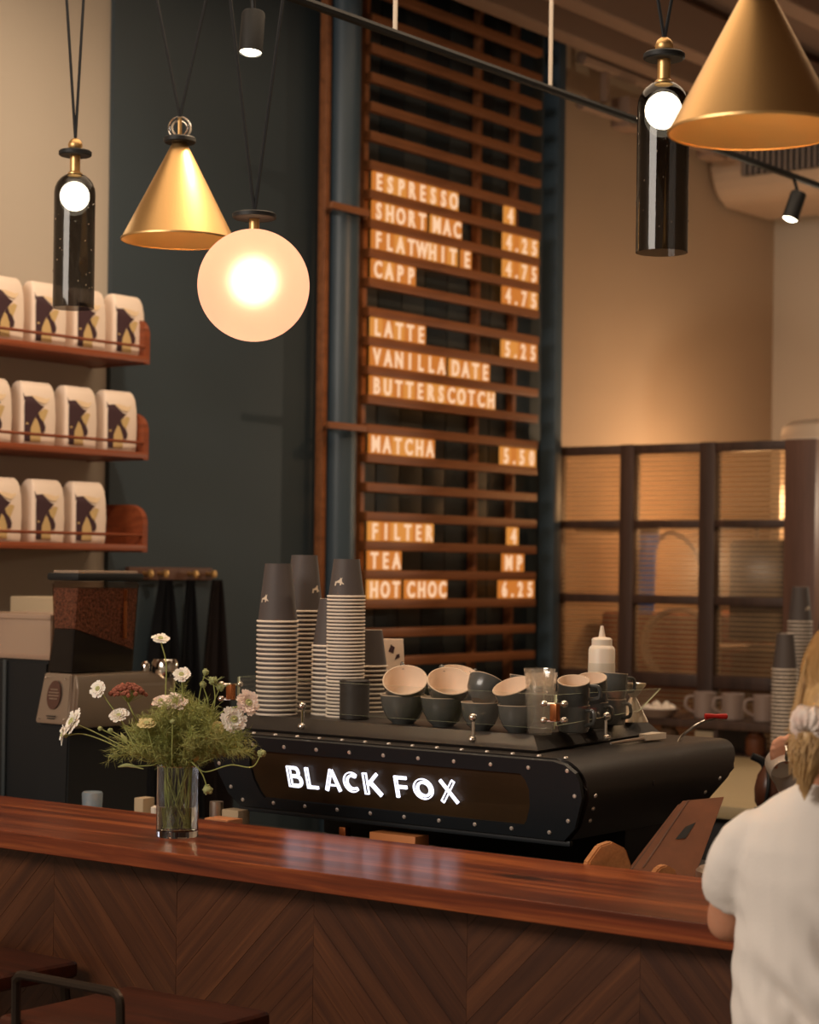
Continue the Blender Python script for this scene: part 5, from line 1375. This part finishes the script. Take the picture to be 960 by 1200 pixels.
# trousers & shoes
bm = bmesh.new(); loft(bm, [((0, 0, .80), .158, .112), ((0, 0, .90), .158, .113), ((0, 0, .96), .142, .10)])
for sx in (-1, 1): limb(bm, [(sx * .075, 0, .86), (sx * .085, .01, .62), (sx * .09, .015, .46), (sx * .09, -.01, .28), (sx * .09, -.005, .10)], [.098, .086, .068, .066, .058])
remeshed('trousers', bm, m_pants, me_, .010, 4)
for sx in (-1, 1):
    bm = bmesh.new(); limb(bm, [(sx * .09, -.045, .042), (sx * .095, .06, .042), (sx * .10, .165, .032)], [.040, .044, .032]); add_box(bm, pp(sx * .095, .055, .008), (.08, .25, .016), .004, Matrix.Rotation(PA, 3, 'Z'))
    remeshed('shoe', bm, m_white, me_, .007, 3)
# t-shirt
bm = bmesh.new()
loft(bm, [((0, 0, .84), .152, .118), ((0, 0, .92), .150, .116), ((-.002, 0, 1.00), .148, .112), ((-.002, 0, 1.06), .148, .106), ((-.002, 0, 1.12), .141, .106), ((0, 0, 1.18), .152, .104), ((0, 0, 1.225), .155, .094), ((0, 0, 1.262), .138, .078), ((.004, .002, 1.295), .098, .064), ((.010, .004, 1.318), .062, .056)], 28)
for sx, el in ((-1, Lel), (1, Rel)):
    limb(bm, [(sx * .100, 0, 1.248), (sx * .130, .004, 1.222), (sx * .150, .012, 1.182), (sx * .156, .040, 1.142)], [.040, .047, .045, .043], 18)
def folds(co, n):
    p = co + PR * 0
    x = p.x * math.cos(PA) + p.y * math.sin(PA); z = p.z; y = -p.x * math.sin(PA) + p.y * math.cos(PA)
    m_ = max(0, min(1, (1.17 - z) / .15)); side = (x + .02)
    d_ = z + .95 * x                              # diagonal folds running down to the right
    f_ = math.sin(d_ * 74 + 1.4 * math.sin(x * 21)) * .006 + math.sin(d_ * 41 + z * 9 + 1.0) * .013
    f2 = noise.noise(Vector((x * 7, y * 5, z * 7))) * .010 + noise.noise(Vector((x * 22, y * 12, z * 20))) * .003
    sl = 0
    if x < -.13: sl = math.sin((z - .7 * y) * 110 + 30 * y) * .0012
    nx = abs(n.x * math.cos(PA) + n.y * math.sin(PA)); bk = max(0, 1 - nx * 1.15)
    return (f_ * m_ * 1.7 + f2 * (.5 + .5 * m_)) * bk + sl
sh_ = remeshed('t_shirt', bm, m_shirt, me_, .006, 5, folds)
bm = bmesh.new()
ringp = [pp(.011 + .060 * math.cos(a), .004 + .052 * math.sin(a), 1.320 + .008 * math.sin(a)) for a in [2 * PI * i / 28 for i in range(29)]]
add_tube(bm, ringp, .006, 8); obj('collar', bm, m_shirt, me_)
# hair
bm = bmesh.new()
hcx, hcz = .036, 1.462
add_ico(bm, pp(hcx, .020, hcz + .012), .088, 3, (1, 1.12, 1.12), Matrix.Rotation(PA, 4, 'Z'))
add_ico(bm, pp(hcx - .030, -.035, 1.435), .060, 3, (.95, .85, 1.0), Matrix.Rotation(PA, 4, 'Z'))
limb(bm, [(-.036, -.066, 1.425), (-.042, -.078, 1.39), (-.044, -.074, 1.360), (-.046, -.066, 1.330)], [.022, .019, .013, .006])
hb_ = remeshed('hair', bm, m_hair, me_, .007, 4, lambda co, n: .0022 * math.sin(math.atan2(n.y, n.x) * 46 + co.z * 25))
hb_['label'] = 'long blonde hair'
bm = bmesh.new(); random.seed(4)
tie = Vector((-.036, -.078, 1.410))
for i in range(1100):
    a = random.uniform(-1.6, 1.6); el = random.uniform(-.25, 1.40)
    cc = Vector((hcx, .015, hcz + .012))
    n0 = Vector((math.sin(a) * math.cos(el), -math.cos(a) * math.cos(el), math.sin(el))); n1 = (tie - cc).normalized(); pts = []
    for k in range(9):
        t_ = k / 8; v = (n0 * (1 - t_) + n1 * t_).normalized()
        q_ = cc + Vector((v.x * .0905, v.y * .103, v.z * .101)) * (1 + random.gauss(0, .004) + .03 * math.sin(t_ * 3.1))
        if k == 8: q_ = tie + Vector((random.gauss(0, .009), .004, random.gauss(0, .009)))
        pts.append(pp(*q_))
    add_tube(bm, pts, [.0009] * 9, 3, False)
for i in range(420):
    s0 = tie + Vector((random.gauss(0, .010), random.gauss(-.004, .006), -.01)); o_ = random.gauss(0, .017); e = Vector((-.046 + o_ * .5, -.070 + random.gauss(0, .008), 1.312 + random.uniform(-.012, .03) + abs(o_)))
    m1 = s0 * .45 + e * .55 + Vector((o_ * .25, -.014, 0))
    pts = [pp(*p) for p in spline([s0, m1, e], 6)]; add_tube(bm, pts, [.0009] * len(pts), 3, False)
for i in range(120):
    s0 = Vector((hcx - .082, -.01 + random.gauss(0, .02), hcz + random.uniform(-.03, .05))); e = Vector((hcx - .092 + random.gauss(0, .006), -.03 + random.gauss(0, .02), random.uniform(1.33, 1.38)))
    m1 = (s0 + e) / 2 + Vector((-.008 + random.gauss(0, .003), 0, 0)); pts = [pp(*p) for p in spline([s0, m1, e], 6)]; add_tube(bm, pts, [.0009] * len(pts), 3, False)
o = obj('hair_strands', bm, m_hair, me_, smooth=60); o['kind'] = 'stuff'
# scrunchie: ruffled torus
bm = bmesh.new(); rr_ = 60; rings = []
axd = Vector((-.30, -.62, -.72)).normalized(); e1 = axd.orthogonal().normalized(); e2 = axd.cross(e1)
for i in range(rr_):
    a = 2 * PI * i / rr_; out_ = e1 * math.cos(a) + e2 * math.sin(a); c = tie + out_ * (.017 + .002 * math.sin(a * 5))
    ring = []
    for k in range(16):
        b_ang = 2 * PI * k / 16; d_ = out_ * math.cos(b_ang) + axd * math.sin(b_ang) * 1.15
        rm = .0165 + .0035 * noise.noise(Vector((math.cos(a) * 4, math.sin(a) * 4, b_ang * .8))) + .0016 * math.sin(a * 17 + 2.2 * math.sin(b_ang * 2))
        ring.append(bm.verts.new(pp(*(c + d_ * rm))))
    rings.append(ring)
for i in range(rr_):
    a, b = rings[i], rings[(i + 1) % rr_]
    for k in range(16): bm.faces.new((a[k], a[(k + 1) % 16], b[(k + 1) % 16], b[k]))
sc_ = obj('scrunchie', bm, m_scrun, me_); sc_['label'] = 'white floral scrunchie'

# ------------------------------------------------------------------ barista pouring milk (only the hand shows past the hair)
B2 = Vector((-1.86, 4.72, 0)); BA = R(26 + 180)
PR_keep, PA_keep = PR, PA
def set_person(P, A):
    global PR, PA, pr_x, pr_y
    PR = P; PA = A; pr_x = Vector((math.cos(PA), math.sin(PA), 0)); pr_y = Vector((-math.sin(PA), math.cos(PA), 0))
set_person(B2, BA)
p2 = thing('person', 'barista pouring milk, only the hand visible beside the blonde hair', 'person', B2)
def loc_of(wp): v = Vector(wp) - PR; return (v.dot(pr_x), v.dot(pr_y), v.z)
HAND = Vector((-2.198, 4.36, 1.205))
bm = bmesh.new()
loft(bm, [((0, 0, .84), .16, .11), ((0, 0, .95), .16, .11), ((0, 0, 1.08), .145, .10), ((0, 0, 1.22), .165, .105), ((0, 0, 1.32), .165, .095), ((0, 0, 1.37), .12, .07), ((0, 0, 1.40), .07, .055)])
limb(bm, [(0, 0, 1.38), (0, .01, 1.44), (0, .015, 1.49)], [.055, .05, .052])
add_ico(bm, pp(0, .02, 1.565), .080, 3, (1, 1.14, 1.28), Matrix.Rotation(PA, 4, 'Z'))
add_ico(bm, pp(0, .118, 1.55), .014, 2, (.8, 1, 1.3))
for sx in (-1, 1):
    add_ico(bm, pp(sx * .078, .02, 1.555), .018, 2, (.5, 1, 1.5), Matrix.Rotation(PA, 4, 'Z'))
    limb(bm, [(sx * .08, 0, .88), (sx * .09, .01, .48), (sx * .09, -.01, .28), (sx * .09, -.005, .08)], [.09, .058, .055, .038]); limb(bm, [(sx * .09, -.03, .045), (sx * .10, .15, .03)], [.038, .03])
hl = Vector(loc_of(HAND)); wr = hl + Vector((-.055, -.045, -.005)) 
limb(bm, [(.165, 0, 1.32), (.22, .08, 1.17), tuple(Vector((.22, .08, 1.17)) * .5 + Vector(wr) * .5), tuple(wr)], [.048, .040, .037, .026])
limb(bm, [(-.165, 0, 1.32), (-.20, .05, 1.15), (-.06, .26, 1.08)], [.048, .040, .028])
limb(bm, [(-.06, .26, 1.08), (-.02, .31, 1.07)], [.028, .024])
# gripping hand: palm behind the jug handle, four fingers curled round, thumb on top
H_ = HAND
def wl(v): return tuple(loc_of(v))
palmc = H_ + CR * .014 + CF * .012
add_ico(bm, palmc, .026, 3, (1, .9, 1.15))
limb(bm, [tuple(wr), wl(palmc + CR * .012)], [.026, .025])
for k in range(4):
    z_ = .018 - k * .014; ln = (.9, 1.0, .95, .8)[k]
    a0 = palmc + CR * .004 + UP * z_ - CF * .010; a1 = palmc + CR * (-.020) + UP * (z_ + .012) - CF * .022 * ln; a2 = palmc + CR * (-.038 * ln) + UP * (z_ + .002) - CF * .024 * ln; a3 = palmc + CR * (-.036 * ln) + UP * (z_ - .018) - CF * .008
    limb(bm, [wl(a0), wl(a1), wl(a2), wl(a3)], [.0095, .0092, .0085, .0072], 8)
limb(bm, [wl(palmc + UP * .018 + CR * .01), wl(palmc + UP * .034 - CF * .016 + CR * .002), wl(palmc + UP * .026 - CF * .030 - CR * .012)], [.011, .0105, .008], 8)
for k in range(4):
    q0 = pp(-.02, .31, 1.07) + CR * (.012 * k - .02); q = loc_of(q0); limb(bm, [q, (q[0], q[1] + .03, q[2] - .005), (q[0] + .004, q[1] + .05, q[2] - .025)], [.009, .0085, .007], 8)
q = (-.045, .295, 1.075); limb(bm, [q, (q[0] - .01, q[1] + .03, q[2] + .01), (q[0] + .01, q[1] + .05, q[2] + .005)], [.011, .010, .008], 8)
remeshed('body', bm, m_skin, p2, .0045, 3)
bm = bmesh.new(); loft(bm, [((0, 0, .90), .172, .122), ((0, 0, 1.08), .156, .112), ((0, 0, 1.22), .176, .116), ((0, 0, 1.32), .175, .104), ((0, 0, 1.375), .128, .078), ((0, 0, 1.40), .08, .064)])
limb(bm, [(.14, 0, 1.325), (.185, .04, 1.26), (.21, .07, 1.20)], [.055, .052, .050]); limb(bm, [(-.14, 0, 1.325), (-.18, .03, 1.25), (-.195, .045, 1.20)], [.055, .052, .050])
remeshed('t_shirt', bm, m_pants, p2, .009, 4)
bm = bmesh.new(); loft(bm, [((0, 0, .80), .168, .12), ((0, 0, .92), .168, .12), ((0, 0, .98), .155, .11)])
for sx in (-1, 1): limb(bm, [(sx * .08, 0, .88), (sx * .09, .01, .48), (sx * .09, -.01, .28), (sx * .09, -.005, .07)], [.102, .075, .070, .06])
remeshed('trousers', bm, m_pants, p2, .011, 4)
bm = bmesh.new(); add_ico(bm, pp(0, -.002, 1.585), .090, 3, (1, 1.08, 1.15), Matrix.Rotation(PA, 4, 'Z')); remeshed('hair', bm, m_leather, p2, .009, 3)
# milk pitcher held in the hand: mouth toward the camera, spout down
pt = thing('milk_pitcher', 'small steel milk pitcher tipped forward in the hand', 'pitcher', (-2.19, 4.34, 1.16))
pc = H_ - UP * .048 + CR * .004 - CF * .020
ax_ = (CF * -.93 - UP * .30 + CR * .0).normalized()      # mouth direction
q = ax_.to_track_quat('Z', 'Y').to_matrix().to_4x4()
bm = bmesh.new(); add_lathe(bm, [(0, -.065), (.036, -.065), (.038, -.06), (.037, -.02), (.0345, .012), (.033, .012), (.035, -.02), (.035, -.056), (0, -.06)], seg=36)
spd = -UP - ax_ * (-UP).dot(ax_); spd = q.inverted().to_3x3() @ spd.normalized()
for v in bm.verts:
    if v.co.z > .0:
        d_ = Vector((v.co.x, v.co.y, 0)).normalized().dot(Vector((spd.x, spd.y, 0)).normalized())
        if d_ > .75: v.co += Vector((spd.x, spd.y, 0)).normalized() * (d_ - .75) / .25 * .022 + Vector((0, 0, .004 * (d_ - .75) / .25))
mt = q.copy(); mt.translation = pc; bmesh.ops.transform(bm, matrix=mt, verts=bm.verts)
obj('pitcher_body', bm, M('pitcher_satin_steel', (.74, .66, .58), .42, .55), pt)
bm = bmesh.new(); add_lathe(bm, [(0, -.056), (.0345, -.056), (.0345, -.044), (0, -.044)], seg=32); bmesh.ops.transform(bm, matrix=mt, verts=bm.verts); obj('milk', bm, m_milk, pt)
hu = (-spd); hu = (mt.to_3x3() @ Vector((hu.x, hu.y, 0))).normalized()
obj('pitcher_handle', tube(spline([pc + hu * .034 + ax_ * .008, pc + hu * .056 + ax_ * .008, pc + hu * .060 - ax_ * .02, pc + hu * .036 - ax_ * .042], 5), .0048, 8), m_chrome, pt)
obj('milk_stream', tube(spline([pc + ax_ * .014 - hu * .052, pc + ax_ * .020 - hu * .064 - UP * .01, pc + ax_ * .020 - hu * .066 - UP * .05], 5), .002, 8), m_milk, pt)
set_person(PR_keep, PA_keep)
